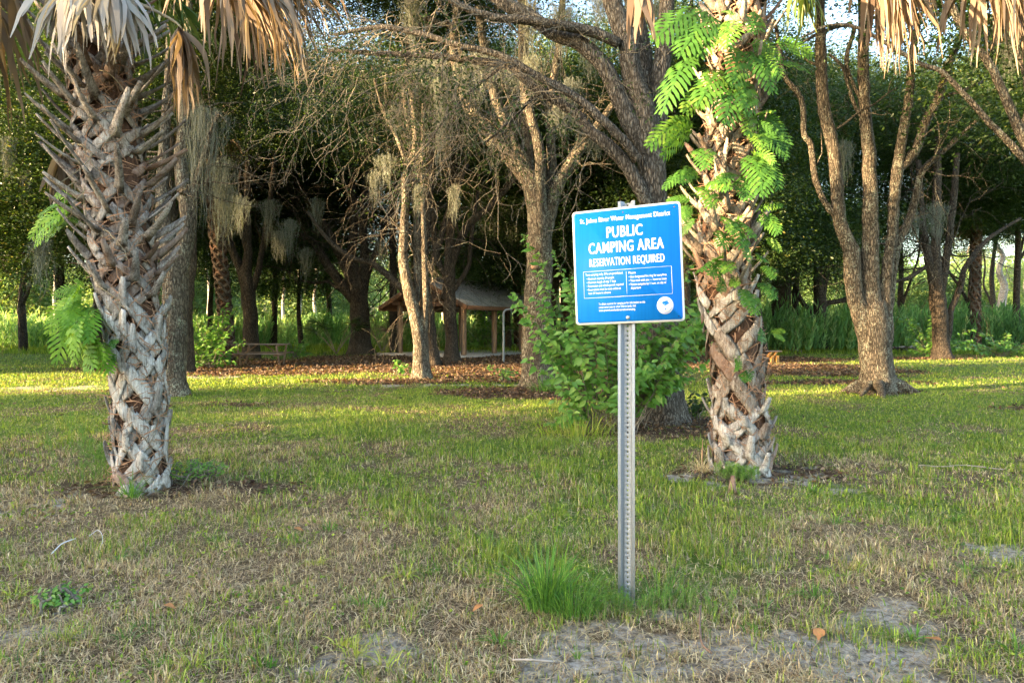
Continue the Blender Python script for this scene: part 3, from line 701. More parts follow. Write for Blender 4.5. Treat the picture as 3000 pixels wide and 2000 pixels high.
traced_oak('lichen-crusted oak leaning in from outside the right edge', (3230,1260), 10.5, [
    [(3230,1262,60),(3215,1150,50),(3190,950,46),(3150,750,42),(3090,600,30),(3030,470,20),(2980,370,17),(2937,268,15),(2892,178,14),(2825,89,13),(2776,-10,12),(2740,-100,10)],
    [(3060,560,16),(3000,469,13),(2950,410,12),(2896,357,11),(2825,277,10),(2758,210,9),(2700,190,8),(2600,130,7),(2510,82,6),(2430,75,5),(2350,110,4)],
    [(2990,380,8,.3),(3010,300,8,.3),(2990,180,7,.3),(2950,60,6,.3)]], M_bark_l, crowns=[(3050,-250,11,.7,.8),(3350,0,11,.9,.8)], twigs=0)
traced_oak('oak outside the left edge letting long leafy boughs droop over the meadow', (-420,1110), 20, [
    [(-420,1110,46),(-410,1000,40),(-380,850,38),(-340,700,30),(-300,500,24),(-280,300,18)],
    [(-370,840,22),(-220,790,16),(-60,770,11),(80,745,8),(220,735,6),(330,745,4)],
    [(-350,740,20),(-180,640,15),(0,600,11),(120,640,8),(170,720,5)],
    [(-330,650,18),(-150,500,14),(40,420,10),(200,400,7)]], M_bark_d,
    crowns=[(60,560,19,.8,.6),(180,640,20,.55,.5),(-60,660,19,.8,.6),(230,520,21,.6,.6),(30,420,19,.8,.7),(-120,640,20,.7,.6),(120,330,22,.75,.8),(-80,250,20,.9,.8),(40,760,23,.35,.45),(260,480,24,.6,.8),(300,600,27,.6,.6)], twigs=40)

# the rest of the grove behind, each tree with its own trunk and crown
LM = [(0,'the left edge'),(300,'the left palm'),(512,'the lichen-mottled oak'),(650,'the rough-barked palm'),(734,'the picnic-table oak'),(1056,'the many-stemmed oak'),(1236,'the small lit oak'),(1325,'the straight oak'),(1475,'the lantern pole'),(1575,'the cut-knot oak'),(1835,'the sign'),(2150,'the fern palm'),(2299,'the broad oak'),(2397,'the low-limbed oak'),(2566,'the sunlit oak'),(2757,'the leaning oak'),(3000,'the right edge')]
SLOTS = {}
ORD = ['leftmost', 'second from left', 'third from left', 'fourth from left', 'fifth from left', 'sixth from left', 'seventh from left', 'eighth from left', 'ninth from left']
def slot(o, px, head):      # label a look-alike by the landmarks it is seen between
    px = min(max(px, 1), 2999); k = max(i for i, (x, n_) in enumerate(LM) if x <= px); SLOTS.setdefault((head, k), []).append((px, o))
def label_slots():
    for (head, k), L in SLOTS.items():
        L.sort(key=lambda q: q[0]); b = f'{head} between {LM[k][1]} and {LM[k+1][1]}'
        for i, (px, o) in enumerate(L): o['label'] = b if len(L) == 1 else f'{ORD[min(i, 8)]} {b}'
def far_oak(px, d, label, lean=0, h=15, r=.22, sc=1.0, cs=CROWNS, mat=M_bark_d, group='slender oaks deep in the grove', nst=2, zc=7.5):
    base = np.array([(px-1500)/2000*d, d, 0.]); t = thing('oak_tree', label, 'oak tree', base, group)
    rg = RNG(int(px*7+d)); p = base+np.array([0, 0, -.1]); P = [p]; rr = [r*1.25]
    for k in range(6):
        p = p+np.array([lean*.3+rg.normal()*.14, rg.normal()*.14, h/6]); P.append(p); rr.append(r*(1-.12*(k+1)))
    Ps, rs = spline(P, rr, 4); mb = MB(); tube(mb, Ps, rs, 9, .05, seed=int(px)); part('trunk', mb, mat, t, smooth=True)
    for j in range(nst):
        k = rg.integers(1, 4); q = P[k]; a = rg.uniform(0, 6.28); L = [q]; lr = [rr[k]*.6]
        for z in range(4):
            q = q+np.array([math.cos(a)*.5, math.sin(a)*.5, 1.1+.1*z])+rg.normal(size=3)*.15; L.append(q); lr.append(lr[-1]*.82)
        Ps, rs = spline(L, lr, 3); mb = MB(); tube(mb, Ps, rs, 7, .04, seed=j); part('limb', mb, mat, t, smooth=True)
    for j in range(2 if cs is CROWN_FAR else 4):
        link('crown', cs[rg.integers(0, len(cs))], t, (rg.normal()*1.2+lean, rg.normal()*.8, zc+j*2.2+rg.uniform(-.4, .6)), (0, 0, rg.uniform(0, 6.28)),
             (sc*rg.uniform(.85, 1.15),)*2+(sc*rg.uniform(.7, .95),))
    return t
FO = [(420,30,.2),(300,34,.15),(180,31,.2),(70,36,.2),(620,37,.15),(800,40,.2),(885,37,.12),(960,42,.2),(1210,40,.2),(1420,41,.2),(1490,37,.16),
      (1620,33,.22),(1700,38,.2),(1790,31,.2),(1860,41,.22),(2010,26,.22),(2080,33,.2),(2170,40,.25),(2240,31,.2),(2470,45,.2),(2640,44,.2),(2850,42,.2),(2980,38,.2),(3100,33,.25),(-60,30,.2),(2900,50,.2)]
for i, (px, d, r) in enumerate(FO):
    slot(far_oak(px, d, 'slender dark oak standing deep in the shaded grove', r=r, sc=1.05, zc=5.7 if 200 < px < 2500 else 8.5), px, 'slender shaded oak')

# sunlit trees beyond the meadow
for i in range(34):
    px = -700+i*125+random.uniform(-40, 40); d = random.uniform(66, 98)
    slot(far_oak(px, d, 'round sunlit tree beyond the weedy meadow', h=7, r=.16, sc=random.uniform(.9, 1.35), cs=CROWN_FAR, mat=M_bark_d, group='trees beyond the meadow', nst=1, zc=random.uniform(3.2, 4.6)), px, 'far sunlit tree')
def pine(px, d, label, h=15, r=.18, dead=False, group=None):
    base = np.array([(px-1500)/2000*d, d, 0.]); t = thing('pine_tree', label, 'pine tree', base, group)
    rg = RNG(int(px+d*3)); mb = MB()
    P = [base+np.array([rg.normal()*.05*k, 0, h*k/8-.1]) for k in range(9)]; P, rr = spline(P, [r*(1-.09*k) for k in range(9)], 3)
    tube(mb, P, rr, 9, .04); part('trunk', mb, M_pine, t, smooth=True)
    st, dr, L, R_ = [], [], [], []
    for k in range(34):
        z = rg.uniform(.22 if dead else .5, 1)*h; a = rg.uniform(0, 6.28)
        st.append(base+np.array([0, 0, z])); dr.append([math.cos(a), math.sin(a), .1 if dead else .35]); L.append(rg.uniform(1, 2.4)*(1.25-z/h)+.5); R_.append(.03)
    A, B, ra, rb, tips = twig_tree(st, dr, L, R_, 2, rg, droop=.03); mb = MB(); prisms(mb, A, B, np.maximum(ra, .012), np.maximum(rb, .008), 4)
    part('branches', mb, M_pine, t, kind='stuff')
    if not dead:
        mb = MB(); c = np.repeat(tips, 60, axis=0); D = rg.normal(size=c.shape)+np.array([0, 0, .4])
        leaves(mb, c+rg.normal(size=c.shape)*.12, D, .42, .035, np.clip(rg.normal(.6, .2, len(c)), 0, 1), rg); part('needles', mb, M_farleaf, t, 'tint')
    return t
pine(2935, 56, 'bare pale dead pine standing in the weeds near the right edge', 9.5, .42, True)
for px, d in ((878,58),(830,66),(925,62),(1300,60),(1650,62),(2840,74),(3010,70),(610,64),(2330,60),(160,60),(720,70)):
    slot(pine(px, d, 'thin pale-barked pine beyond the weedy meadow', 15, .17, False, 'pines beyond the meadow'), px, 'far thin pine')
# far-off wood closing the view
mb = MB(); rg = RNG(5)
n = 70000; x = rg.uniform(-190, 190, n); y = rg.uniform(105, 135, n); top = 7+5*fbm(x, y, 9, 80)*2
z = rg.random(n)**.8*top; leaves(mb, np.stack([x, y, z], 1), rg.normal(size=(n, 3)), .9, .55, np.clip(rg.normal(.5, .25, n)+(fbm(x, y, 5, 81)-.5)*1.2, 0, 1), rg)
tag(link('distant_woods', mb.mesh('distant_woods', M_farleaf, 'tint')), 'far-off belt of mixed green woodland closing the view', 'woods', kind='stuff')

# ------------------------------------------------------------------ tall weeds of the meadow
mb = MB(); rg = RNG(11)
n = 9000; y = 38+26*rg.random(n)**1.6; x = rg.uniform(-1, 1, n)*(y*.85+3)
y = y+1.2*np.sin(x*.35)+np.where((x > -14) & (x < 5), 1.5, 0)-np.where(x > 10, 3.5, 0)
h = (1.1+1.3*fbm(x, y, 3, 90))*(.75+.5*rg.random(n))*np.where(x > 8, 1.15, .85)
base = np.stack([x, y, np.zeros(n)], 1); lean = np.stack([rg.normal(.12, .12, n), rg.normal(0, .1, n), np.ones(n)], 1)
k = 16; tt = np.linspace(.12, 1, k)
c = base[:, None]+lean[:, None]*(h[:, None]*tt)[..., None]
c = c.reshape(-1, 3)+rg.normal(size=(n*k, 3))*.04; hh = np.repeat(h, k)
D = rg.normal(size=(n*k, 3))*np.array([.35, .35, .12])+np.array([.12, 0, 1])
ti = np.clip(np.repeat(rg.normal(.5, .18, n)-.32*sstep(2, 12, x)*(R.random(n) < .8)+(fbm(x, y, 2.5, 91)-.5)*.9, k)+np.tile(tt, n)*.15, 0, 1)  # darker to the right; sunlight on the left meadow is put into tint
leaves(mb, c, D, .16*hh+.10, .05+.03*rg.random(n*k), ti, rg)
tag(link('tall_weeds', mb.mesh('tall_weeds', M_fen, 'tint')), 'tall feathery green weeds filling the meadow behind the grove', 'weeds', kind='stuff')
gm = MB(); n = 30000; y = 33+12*rg.random(n); x = rg.uniform(-1, 1, n)*(y*.85+2); h = .22+.35*rg.random(n)*sstep(33, 39, y+1.5*fbm(x, y, 3, 95))
blades(gm, x, y, h, .035+.02*rg.random(n), rg.random(n)*.5, GREENS[rg.integers(0, 4, n)]*(rg.random((n, 1))*.5+.7), False)
tag(link('meadow_grass', gm.mesh('meadow_grass', M_grass, 'tint')), 'ankle-high green grass at the foot of the tall weeds', 'grass', kind='stuff')

# ------------------------------------------------------------------ trees and thickets outside the frame, left: heights and gaps shaped to shade the clearing
def shade_tree(x, y, h, w, label):
    t = thing('shade_tree', label, 'tree', (x, y, 0), 'trees outside the left edge')
    mb = MB(); tube(mb, [np.array((x, y, -.1)), np.array((x+.1, y, h*.4)), np.array((x, y+.1, h*.8))], [.28, .2, .1], 9, .05); part('trunk', mb, M_bark_d, t, smooth=True)
    rg = RNG(int(x*3+y*17+500))
    for k, zf in enumerate((.22, .52, .8)):
        link('crown', CROWNS[rg.integers(0, 5)], t, (rg.normal()*.3, rg.normal()*.2, h*zf), (0, 0, rg.uniform(0, 6.28)), (w/4, w/4, h*.24/3))
def lane(s, x, h, w=3.2):       # s: which strip of ground, seen from the sun, the tree stands in front of
    y = (s+x*math.sin(SUN_AZ))/math.cos(SUN_AZ)
    shade_tree(x, y, h, w, 'dense bushy evergreen outside the left edge shading the clearing')
LANES = [(-9,9.4),(-6.2,9.8),(-3.4,9.6),(-.6,9.7),(2.2,9.7),(4.8,9.4),(6.9,9.8),(8.6,15.5),(10.7,6.6),(13.1,12.5),(15.4,13),(26.4,12),(29.4,13),(31.8,13),(34.4,13.5),(37.2,13.5),(40.5,13),(44,13)]
for s, h in LANES:
    lane(s, -36+random.uniform(-1, 1), h, 1.5 if h < 8 else 2.0 if s in (8.7, 13.1, 15.4) else 2.5)
    if s == 10.7:  # unseen tree added to cast dapples on the large right-hand oak
        t = thing('shade_tree', 'unseen thin-crowned tree outside the left edge, added to dapple the sunlit oak', 'tree', (-38, -3.8, 0)); mb = MB(); tube(mb, [np.array((-38, -3.8, -.1)), np.array((-38, -3.8, 13.))], [.25, .12], 9, .05); part('trunk', mb, M_bark_d, t, smooth=True)
        for zz, sc in ((12.4, .26), (15.2, .4)): link('crown', CROWNS[1], t, (0, 0, zz), (0, 0, zz), (sc, sc, sc))
    if h > 8 and s > -3 and not 7 < s < 26.5: lane(s+1.4, -41+random.uniform(-1, 1), h+.9, 2.3)

# ------------------------------------------------------------------ cabbage palms in front
def loft(mb, P, U, N, w, t, a=None):
    """flat curved strap: P centre points, U side vectors, N outward normals, w half widths, t half thickness"""
    P = np.asarray(P); k = len(P); w = np.asarray(w)[:, None]; t = np.asarray(t)[:, None]
    V = np.stack([P-U*w-N*t*.2, P-U*w*.55+N*t*.9, P+U*w*.55+N*t*.9, P+U*w-N*t*.2, P-N*t], 1).reshape(-1, 3)
    i0 = np.arange(k-1)[:, None]*5; j = np.arange(5)[None]; j1 = (j+1) % 5
    F = np.stack([i0+j, i0+j1, i0+5+j1, i0+5+j], -1).reshape(-1, 4)
    e = (k-1)*5
    mb.add(V, [F, np.array([[e, e+1, e+4], [e+1, e+2, e+4], [e+2, e+3, e+4], [1, 0, 4], [2, 1, 4], [3, 2, 4]])], a)
def boot_mesh(seed, L, tilt, mat, hs=.25, spread=1.12, R0=.25, droop=0, wide=1.0):
    """a split palm leaf base: two straps hugging the trunk that meet in a stub of leaf stalk; trunk axis z, stalk towards +x"""
    rg = RNG(seed); mb = MB(); zt = np.array([0, 0, 1.])
    def surf(th, z, off): return np.array([(R0+off)*math.cos(th), (R0+off)*math.sin(th), z])
    for sgn in (-1, 1):
        th0 = sgn*spread*rg.uniform(.8, 1.15); h = hs*rg.uniform(.85, 1.15)
        P, U, N = [], [], []; k = 6
        for i in range(k):
            s = i/(k-1); th = th0*(1-s)**1.1*1.0+sgn*.05; z = -h*(1-s)
            P.append(surf(th, z, .006+.032*s**1.6+(0.010 if sgn > 0 else 0)))
        P = np.array(P); T = unit(np.gradient(P, axis=0)); N = np.array([[math.cos(math.atan2(p[1], p[0])), math.sin(math.atan2(p[1], p[0])), .15] for p in P]); N = unit(N)
        U = unit(np.cross(T, N)); N = np.cross(U, T)
        w = np.linspace(.052, .040, k)*wide*rg.uniform(.85, 1.15); w[0] *= .75
        w = w*(1+rg.normal(size=k)*.07); loft(mb, P, U, N, w, np.linspace(.007, .011, k))
    # stalk
    k = 6; base = surf(0, -.045, .035); d = np.array([math.sin(tilt), rg.normal()*.12, math.cos(tilt)]); P = [base]
    for i in range(1, k):
        d = unit(d+np.array([-.05+droop*.25, rg.normal()*.05, .03-droop*.35])); P.append(P[-1]+d*L/(k-1))
    P = np.array(P); T = unit(np.gradient(P, axis=0)); U = unit(np.cross(T, np.array([[1., 0, .3]]))); U = np.where(U[:, 1:2] < 0, -U, U)
    N = np.cross(U, T); N = np.where(N[:, 2:3] < 0, -N, N)
    tw = rg.normal()*.25
    w = np.linspace(.050, .027, k)*wide*(1+rg.normal(size=k)*.04); w[0] = .056*wide; w[-1] *= rg.uniform(.5, 1.)
    loft(mb, P, unit(U+N*tw), N, w, np.linspace(.016, .010, k))
    return mb.mesh('leaf_base', mat)
BL = [boot_mesh(s, .36+.035*(s % 7), 1.0+.07*(s % 3), None, wide=.95) for s in range(12)]
BS = [boot_mesh(60+s, .09+.03*(s % 5), .38+.13*(s % 4), None, hs=.23, wide=1.12, spread=1.1) for s in range(10)]
BB = [boot_mesh(90+s, .03+.025*(s % 3), .15+.10*(s % 3), None, hs=.24, wide=1.2, spread=1.1) for s in range(6)]
def with_mat(meshes, mat):
    r = []
    for m_ in meshes:
        c = m_.copy(); c.materials.clear(); c.materials.append(mat); r.append(c)
    return r

def palm(label, d, axis, rad, prof, seed, mats):
    """axis: (px,py) traced up the trunk; prof(z) -> which leaf bases grow there"""
    rg = RNG(seed)
    P = np.array([at(px, py, d) for px, py in axis]); P[0][2] = 0
    base = P[0].copy(); t = thing('cabbage_palm', label, 'palm tree', base, 'cabbage palms in front of the grove')
    ax = lambda z: np.array([np.interp(z, P[:, 2], P[:, 0]), d, z])
    zs = np.arange(-.1, P[-1, 2], .06); mb = MB()
    tube(mb, np.array([ax(z) if z > 0 else ax(0)+np.array([0, 0, z]) for z in zs]), np.array([rad(z)*.93 for z in zs]), 26, .03, seed=seed)
    part('trunk', mb, M_core, t, smooth=True)
    z = .06; th = rg.uniform(0, 6.28); cnt = 0
    sets = {k: with_mat(v, m_) for k, (v, m_) in mats.items()}
    while z < P[-1, 2]-.02 and cnt < 280:
        kind, p, sc = prof(z)
        if rg.random() < p:
            ms = sets[kind]; o = link('leaf_base', ms[rg.integers(0, len(ms))], t, ax(z)-base, (rg.normal()*.04, rg.normal()*.04, th+rg.normal()*.10), None)
            s = rad(z)/.25; o.scale = (s, s, sc*rg.uniform(.9, 1.15)); cnt += 1
        z += .0225*sc; th += math.radians(137.5)
    # loose brown fibre between the bases
    n = 2600; zz = rg.uniform(.1, P[-1, 2]-.1, n); a = rg.uniform(0, 6.28, n); L = rg.uniform(.05, .2, n)
    c0 = np.array([ax(z_) for z_ in zz]); rr = np.array([rad(z_) for z_ in zz])+rg.uniform(.0, .035, n)
    ra = np.stack([np.cos(a), np.sin(a), 0*a], 1); ta = np.stack([-np.sin(a), np.cos(a), 0*a], 1)
    dv = unit(ta*rg.normal(size=(n, 1))*1.2+np.array([0, 0, 1])*rg.normal(size=(n, 1))+ra*.15)
    st = c0+ra*rr[:, None]; C = np.stack([st, st+dv*L[:, None]*.5+ra*.018, st+dv*L[:, None]+rg.normal(size=(n, 3))*.02], 1)
    mb = MB(); strips(mb, C, np.repeat(rg.uniform(.0016, .006, n)[:, None], 3, 1)*np.array([1, .9, .2]), unit(np.cross(dv, ra)))
    part('fibre', mb, M_fibre, t, kind='stuff')
    return t, ax, base

def profL(z):
    if z < .22: return 'BB', .9, 1.1
    if z < .85: return 'BS', .9, 1.35
    if z < 1.25: return 'BB', .66, 1.35
    if z < 1.75: return 'BS', .85, 1.3
    if z < 2.2: return ('BM', .92, 1.05)
    return 'BL', .95, 1.0
radL = lambda z: float(np.interp(z, [-.1, 0, .2, .5, 1, 1.5, 2, 3, 5], [.27, .25, .205, .185, .195, .21, .225, .235, .235]))
BM = [boot_mesh(130+s, .25+.03*(s % 5), .9+.06*(s % 3), None, wide=1.0) for s in range(8)]
palmL, axL, baseL = palm('tall cabbage palm at left, leaning slightly, long cut leaf stubs bristling up its trunk', 6.1,
    [(415,1432),(412,1300),(408,1150),(402,1000),(385,850),(362,700),(345,550),(322,400),(300,250),(285,120),(272,0),(262,-150),(258,-330)], radL, profL, 21,
    {'BL': (BL, M_boot), 'BS': (BS, M_boot_w), 'BB': (BB, M_boot_w), 'BM': (BM, M_boot)})
def profR(z):
    if z < .75: return 'BS', .92, 1.15
    if z < 1.55: return 'BB', .6, 1.35
    if z < 1.95: return 'BS', .7, 1.1
    return 'BM', .88, 1.15
radR = lambda z: float(np.interp(z, [-.1, 0, .2, .5, .8, 1.2, 1.7, 2.5, 5], [.26, .255, .25, .245, .235, .225, .225, .215, .21]))
palmR, axR, baseR = palm('cabbage palm right of the sign, green ferns sprouting from its crossed leaf bases', 6.8,
    [(2172,1380),(2172,1250),(2165,1100),(2150,950),(2120,820),(2115,700),(2128,550),(2140,400),(2152,250),(2165,100),(2175,-50),(2185,-220)], radR, profR, 33,
    {'BL': (BL, M_boot_r), 'BS': (BS, M_boot_w), 'BB': (BB, M_boot_r), 'BM': (BM, M_boot_r)})

def fan(parent, hub, stalk_from, axis_dir, n, L, mat, droop, seed, spread=1.9, w=.028, name='dead_frond', fold=.3, thick=.011):
    """a fan palm leaf: stalk and folded ray of segments, each falling by its own weight"""
    rg = RNG(seed); hub = np.asarray(hub, float); stalk_from = np.asarray(stalk_from, float)
    Fm = frame_from(axis_dir); side, upv, al = Fm[:, 0], Fm[:, 1], Fm[:, 2]
    ang = np.linspace(-spread, spread, n)+rg.normal(size=n)*.04
    d = unit(al*np.cos(ang)[:, None]+side*np.sin(ang)[:, None]+upv*rg.normal(size=(n, 1))*fold*.5)
    st = hub+al*np.cos(ang)[:, None]*.06; k = 9; Ls = L*(1-.25*np.abs(ang/spread)**2)*rg.uniform(.7, 1.1, n)
    C = [st]; dd = d.copy(); dr = droop*rg.uniform(.6, 1.5, n)[:, None]
    for i in range(1, k):
        dd = unit(dd+np.array([0, 0, -1.])*dr*(i/k)*.9+rg.normal(size=(n, 3))*.12); C.append(C[-1]+dd*(Ls/(k-1))[:, None])
    C = np.stack(C, 1); s = unit(np.cross(d, upv)); 
    prof = np.array([.35, .8, 1, 1, .95, .8, .6, .4, .12])
    tw = rg.uniform(-1, 1, (n, 1)); nn = unit(s*np.cos(tw)+upv*np.sin(tw))
    mb = MB(); ti = np.clip(rg.normal(.5, .2, n), 0, 1)
    strips(mb, C, prof[None]*w*rg.uniform(.6, 1.1, (n, 1)), nn, ti)
    o = part(name, mb, mat, parent, 'tint')
    mb = MB(); m_ = (hub+stalk_from)/2+np.array([0, 0, .06]); P, rr = spline([stalk_from, m_, hub, hub+al*.12], [.022, .016, thick, .004], 4)
    tube(mb, P, rr, 6, 0, seed=seed)
    link('leaf_stalk', mb.mesh('leaf_stalk', M_fan_st, None, True, off=ploc(parent)), o)
    return o
M_fan_st = simple('leaf_stalk', (.24,.20,.12), .6, nscale=10, namt=.3)
A = lambda px, py, d: at(px, py, d)
# left palm: dead skirts and a few green fans
fan(palmL, A(235,-120,5.55), axL(4.6), (-.1,-.25,-1), 56, .92, M_fan_w, .5, 1, .95, w=.03)
fan(palmL, A(330,-90,5.5), axL(4.6), (.3,-.2,-1), 40, .80, M_fan_w, .5, 101, .9, w=.03)
fan(palmL, A(520,70,5.6), axL(4.4), (.15,.1,-.95), 64, .72, M_fan_d, .7, 2, 1.1, w=.03)
fan(palmL, A(640,-70,5.5), axL(4.7), (1,-.1,-.25), 120, 1.15, M_fan_d, .85, 3, 1.8, w=.026)
fan(palmL, A(700,-130,5.9), axL(4.8), (1,.2,-.1), 110, 1.25, M_fan_d, .7, 4, 1.6, w=.026)
fan(palmL, A(20,-150,5.7), axL(4.6), (-.5,-.2,-1), 46, 1.25, M_fan_d, .8, 5, 1.1)
fan(palmL, A(-60,-60,6.1), axL(4.7), (-.3,.2,-1), 40, 1.2, M_fan_d, .8, 6, 1.3)
fan(palmL, A(195,430,6.3), axL(3.0), (-.3,.1,-1), 26, .48, M_fan_d, .8, 7, .7)
fan(palmL, A(430,-60,6.7), axL(4.7), (.6,.5,-.5), 44, .9, M_fan_g, .4, 8, 1.8, name='green_frond')
fan(palmL, A(-10,30,6.8), axL(4.6), (-1,.3,-.3), 44, .9, M_fan_g, .35, 9, 1.7, name='green_frond')
fan(palmL, A(380,-20,6.4), axL(4.6), (.2,.4,-1), 30, .7, M_fan_g, .35, 10, 1.0, name='green_frond')
for k in range(7):
    a = k*.9+.2; c = axL(5.2); h_ = c+np.array([math.cos(a)*1.1, math.sin(a)*1.1, .75+.15*(k % 2)])
    fan(palmL, h_, c+np.array([0,0,-.1]), (math.cos(a), math.sin(a), .25), 40, .9, M_fan_g, .3, 30+k, 1.9, name='green_frond')
# right palm
fan(palmR, A(2330,-90,6.3), axR(4.6), (.4,-.1,-1), 44, .62, M_fan_g, .5, 11, 1.0, name='green_frond')
fan(palmR, A(2545,-110,6.2), axR(4.7), (.7,-.1,-.6), 80, 1.0, M_fan_d, .95, 12, 1.4)
fan(palmR, A(2830,-140,6.0), axR(4.9), (.8,-.2,-.5), 84, 1.1, M_fan_d, .9, 13, 1.6)
fan(palmR, A(2950,-130,6.2), axR(4.9), (.9,-.1,-.6), 70, 1.05, M_fan_d, .9, 14, 1.3)
fan(palmR, A(2610,-150,6.6), axR(4.8), (.6,.2,-.8), 40, .9, M_fan_d, .7, 15, 1.1)
fan(palmR, A(1868,-90,5.6), axR(4.8), (0,-.1,-1), 12, .62, M_fan_d, .5, 16, .25)
for k in range(7):
    a = k*.9+.5; c = axR(5.0); h_ = c+np.array([math.cos(a)*1.1, math.sin(a)*1.1, .85+.15*(k % 2)])
    fan(palmR, h_, c+np.array([0,0,-.1]), (math.cos(a), math.sin(a), .25), 40, .9, M_fan_g, .3, 50+k, 1.9, name='green_frond')
# loose hanging strings of old flower stalks on the left trunk
for k in range(14):
    rg = RNG(800+k); z = rg.uniform(1.6, 4.0); a = rg.uniform(3.4, 6.0); c = axL(z); r0 = radL(z)+.08
    p = c+np.array([math.cos(a)*r0, math.sin(a)*r0, 0]); P = [p]
    d = np.array([rg.normal()*.5, -.3, -.4])
    for j in range(6): d = unit(d+rg.normal(size=3)*.35+np.array([0,0,-.3])); P.append(P[-1]+d*.07)
    P, rr = spline(P, np.linspace(.006, .002, 7), 2); mb = MB(); tube(mb, P, rr, 4); part('hanging_stalk', mb, M_fan_st, palmL)

# ------------------------------------------------------------------ ferns on the palms
def frond(parent, b, tip, seed, wid=.30, bulge=.25, nl=None, side_sag=.25, mat=None):
    rg = RNG(seed); b = np.asarray(b, float); tip = np.asarray(tip, float); L = np.linalg.norm(tip-b)
    mid = (b+tip)/2+np.array([0, -.10*L, bulge*L]); k = 22; s = np.linspace(0, 1, k)[:, None]
    C = (1-s)**2*b+2*s*(1-s)*mid+s*s*tip
    T = unit(np.gradient(C, axis=0)); view = unit(np.array([0, -1., .55])+rg.normal(size=3)*.5)
    U = unit(np.cross(T, view)); N = np.cross(U, T)
    mb = MB(); sg = s[:, 0]
    wc = L*.016*np.sin(np.pi*np.clip(sg*.95+.05, 0, 1))**.5+.003
    st = sg < .12; wc[st] = .003
    strips(mb, C[None], wc[None], U[None], np.array([.35]))
    nl = nl or int(8+L*6); 
    for sgn in (-1, 1):
        for i in range(nl):
            q = .13+.85*(i+.5*(sgn > 0)*.6)/nl; f = q*(k-1); j = int(min(f, k-2)); fr = f-j
            p = C[j]*(1-fr)+C[j+1]*fr; tt = T[j]; u = U[j]; nn = N[j]
            ll = wid*L*(math.sin(math.pi*min(.98, q*.80+.17))**.75)*rg.uniform(.85, 1.1)
            if q > .93: ll *= .6
            ww = L*.85/nl*.33*rg.uniform(.85, 1.1); kk = 7; ls = np.linspace(0, 1, kk)
            fwd = .35+.5*q
            D = unit(u*sgn+tt*fwd)
            cen = p+D*(ls*ll)[:, None]+tt*(ls**2*ll*.18)[:, None]-np.array([0, 0, 1])*(ls**2*ll*side_sag)[:, None]+nn*(np.sin(ls*9+i)*.035*ll)[:, None]
            wv = ww*np.array([1.15, .95, 1.08, .9, .98, .66, .05])
            sv = unit(np.cross(D, nn)); svw = np.stack([unit(sv+nn*.45*math.sin(ls[m]*14+i*2)) for m in range(kk)])
            strips(mb, cen[None], wv[None], svw[None], np.array([np.clip(rg.normal(.5, .12), 0, 1)]))
    return part('frond', mb, mat or M_fern, parent, 'tint')
def fern(label, d, specs, seed, palmax, grp='ferns growing on the palms', wid=.25, mat=None):
    b0 = at(specs[0][0], specs[0][1], d); t = thing('fern', label, 'fern', b0, grp)
    for i, (bx, by, tx, ty, dz) in enumerate(specs):
        frond(t, at(bx, by, d), at(tx, ty, d+dz), seed*50+i, wid=wid, mat=mat)
    return t
dR = 6.52
fern('large fern with broad hanging fronds at the top left of the right palm', dR, [(2100,50,1905,130,-.35),(2110,60,1985,175,-.45),(2120,75,2042,178,-.4),(2110,40,2150,45,-.2),(2130,70,2130,150,-.5)], 1, axR)
fern('brightest fern with long fronds drooping across the middle of the right palm', dR, [(2030,165,1935,345,-.3),(2130,215,2040,320,-.5),(2150,230,2122,375,-.55),(2095,280,2000,335,-.4),(2170,220,2185,345,-.5),(2170,290,2215,310,-.3),(2190,330,2190,400,-.4)], 2, axR)
fern('fern spreading right from the upper trunk of the right palm', dR, [(2175,150,2265,280,-.35),(2190,130,2290,180,-.1),(2260,130,2385,168,.0),(2275,190,2380,222,.1),(2170,150,2145,260,-.45),(2230,60,2200,100,-.4),(2200,170,2290,235,-.3)], 3, axR)
fern('fern reaching left from the right palm just above the sign level', dR, [(2040,365,1893,435,-.2),(2040,375,1935,465,-.3),(2030,360,1960,355,.0),(2050,440,2065,500,-.45)], 4, axR)
fern('bushy fern bunched on the right flank of the right palm', dR, [(2205,360,2320,435,-.1),(2200,350,2270,330,-.3),(2210,380,2310,470,-.15),(2200,400,2235,440,-.45),(2200,350,2300,380,.0)], 5, axR)
fern('fern with star-like fronds mid-height on the right palm', dR, [(2190,455,2235,585,-.5),(2205,460,2285,560,-.35),(2195,455,2270,480,-.3),(2170,520,2190,590,-.45),(2150,520,2110,540,-.4)], 6, axR)
fern('fern poking out beside the top right corner of the sign', dR, [(2040,500,1940,558,-.1),(2045,505,1990,540,-.3),(2060,550,2135,560,-.5),(2055,555,2085,615,-.5),(2030,590,1950,590,.1),(2010,600,2010,650,-.2),(2000,600,1975,690,.1),(2040,640,1985,700,.1)], 7, axR)
fern('fern tuft on the right side below the middle of the right palm', dR, [(2215,620,2295,605,-.2),(2220,630,2280,690,-.35),(2150,650,2175,735,-.5),(2160,660,2205,700,-.45),(2130,650,2150,690,-.5),(2240,700,2290,740,-.1),(2190,720,2185,760,-.45),(2140,700,2110,725,-.5)], 8, axR)
fern('small deep green fern on the left of the right palm trunk', dR, [(2120,775,2045,800,-.4),(2120,780,2080,810,-.4),(2115,775,2130,800,-.45)], 9, axR)
fern('low fern with fingered fronds on the lower right palm trunk', dR, [(2125,830,2105,855,-.3),(2135,825,2160,840,-.3),(2180,850,2210,925,-.45),(2220,830,2270,880,-.35),(2235,780,2265,820,-.3),(2215,760,2245,770,-.3),(2200,870,2185,900,-.45)], 10, axR)
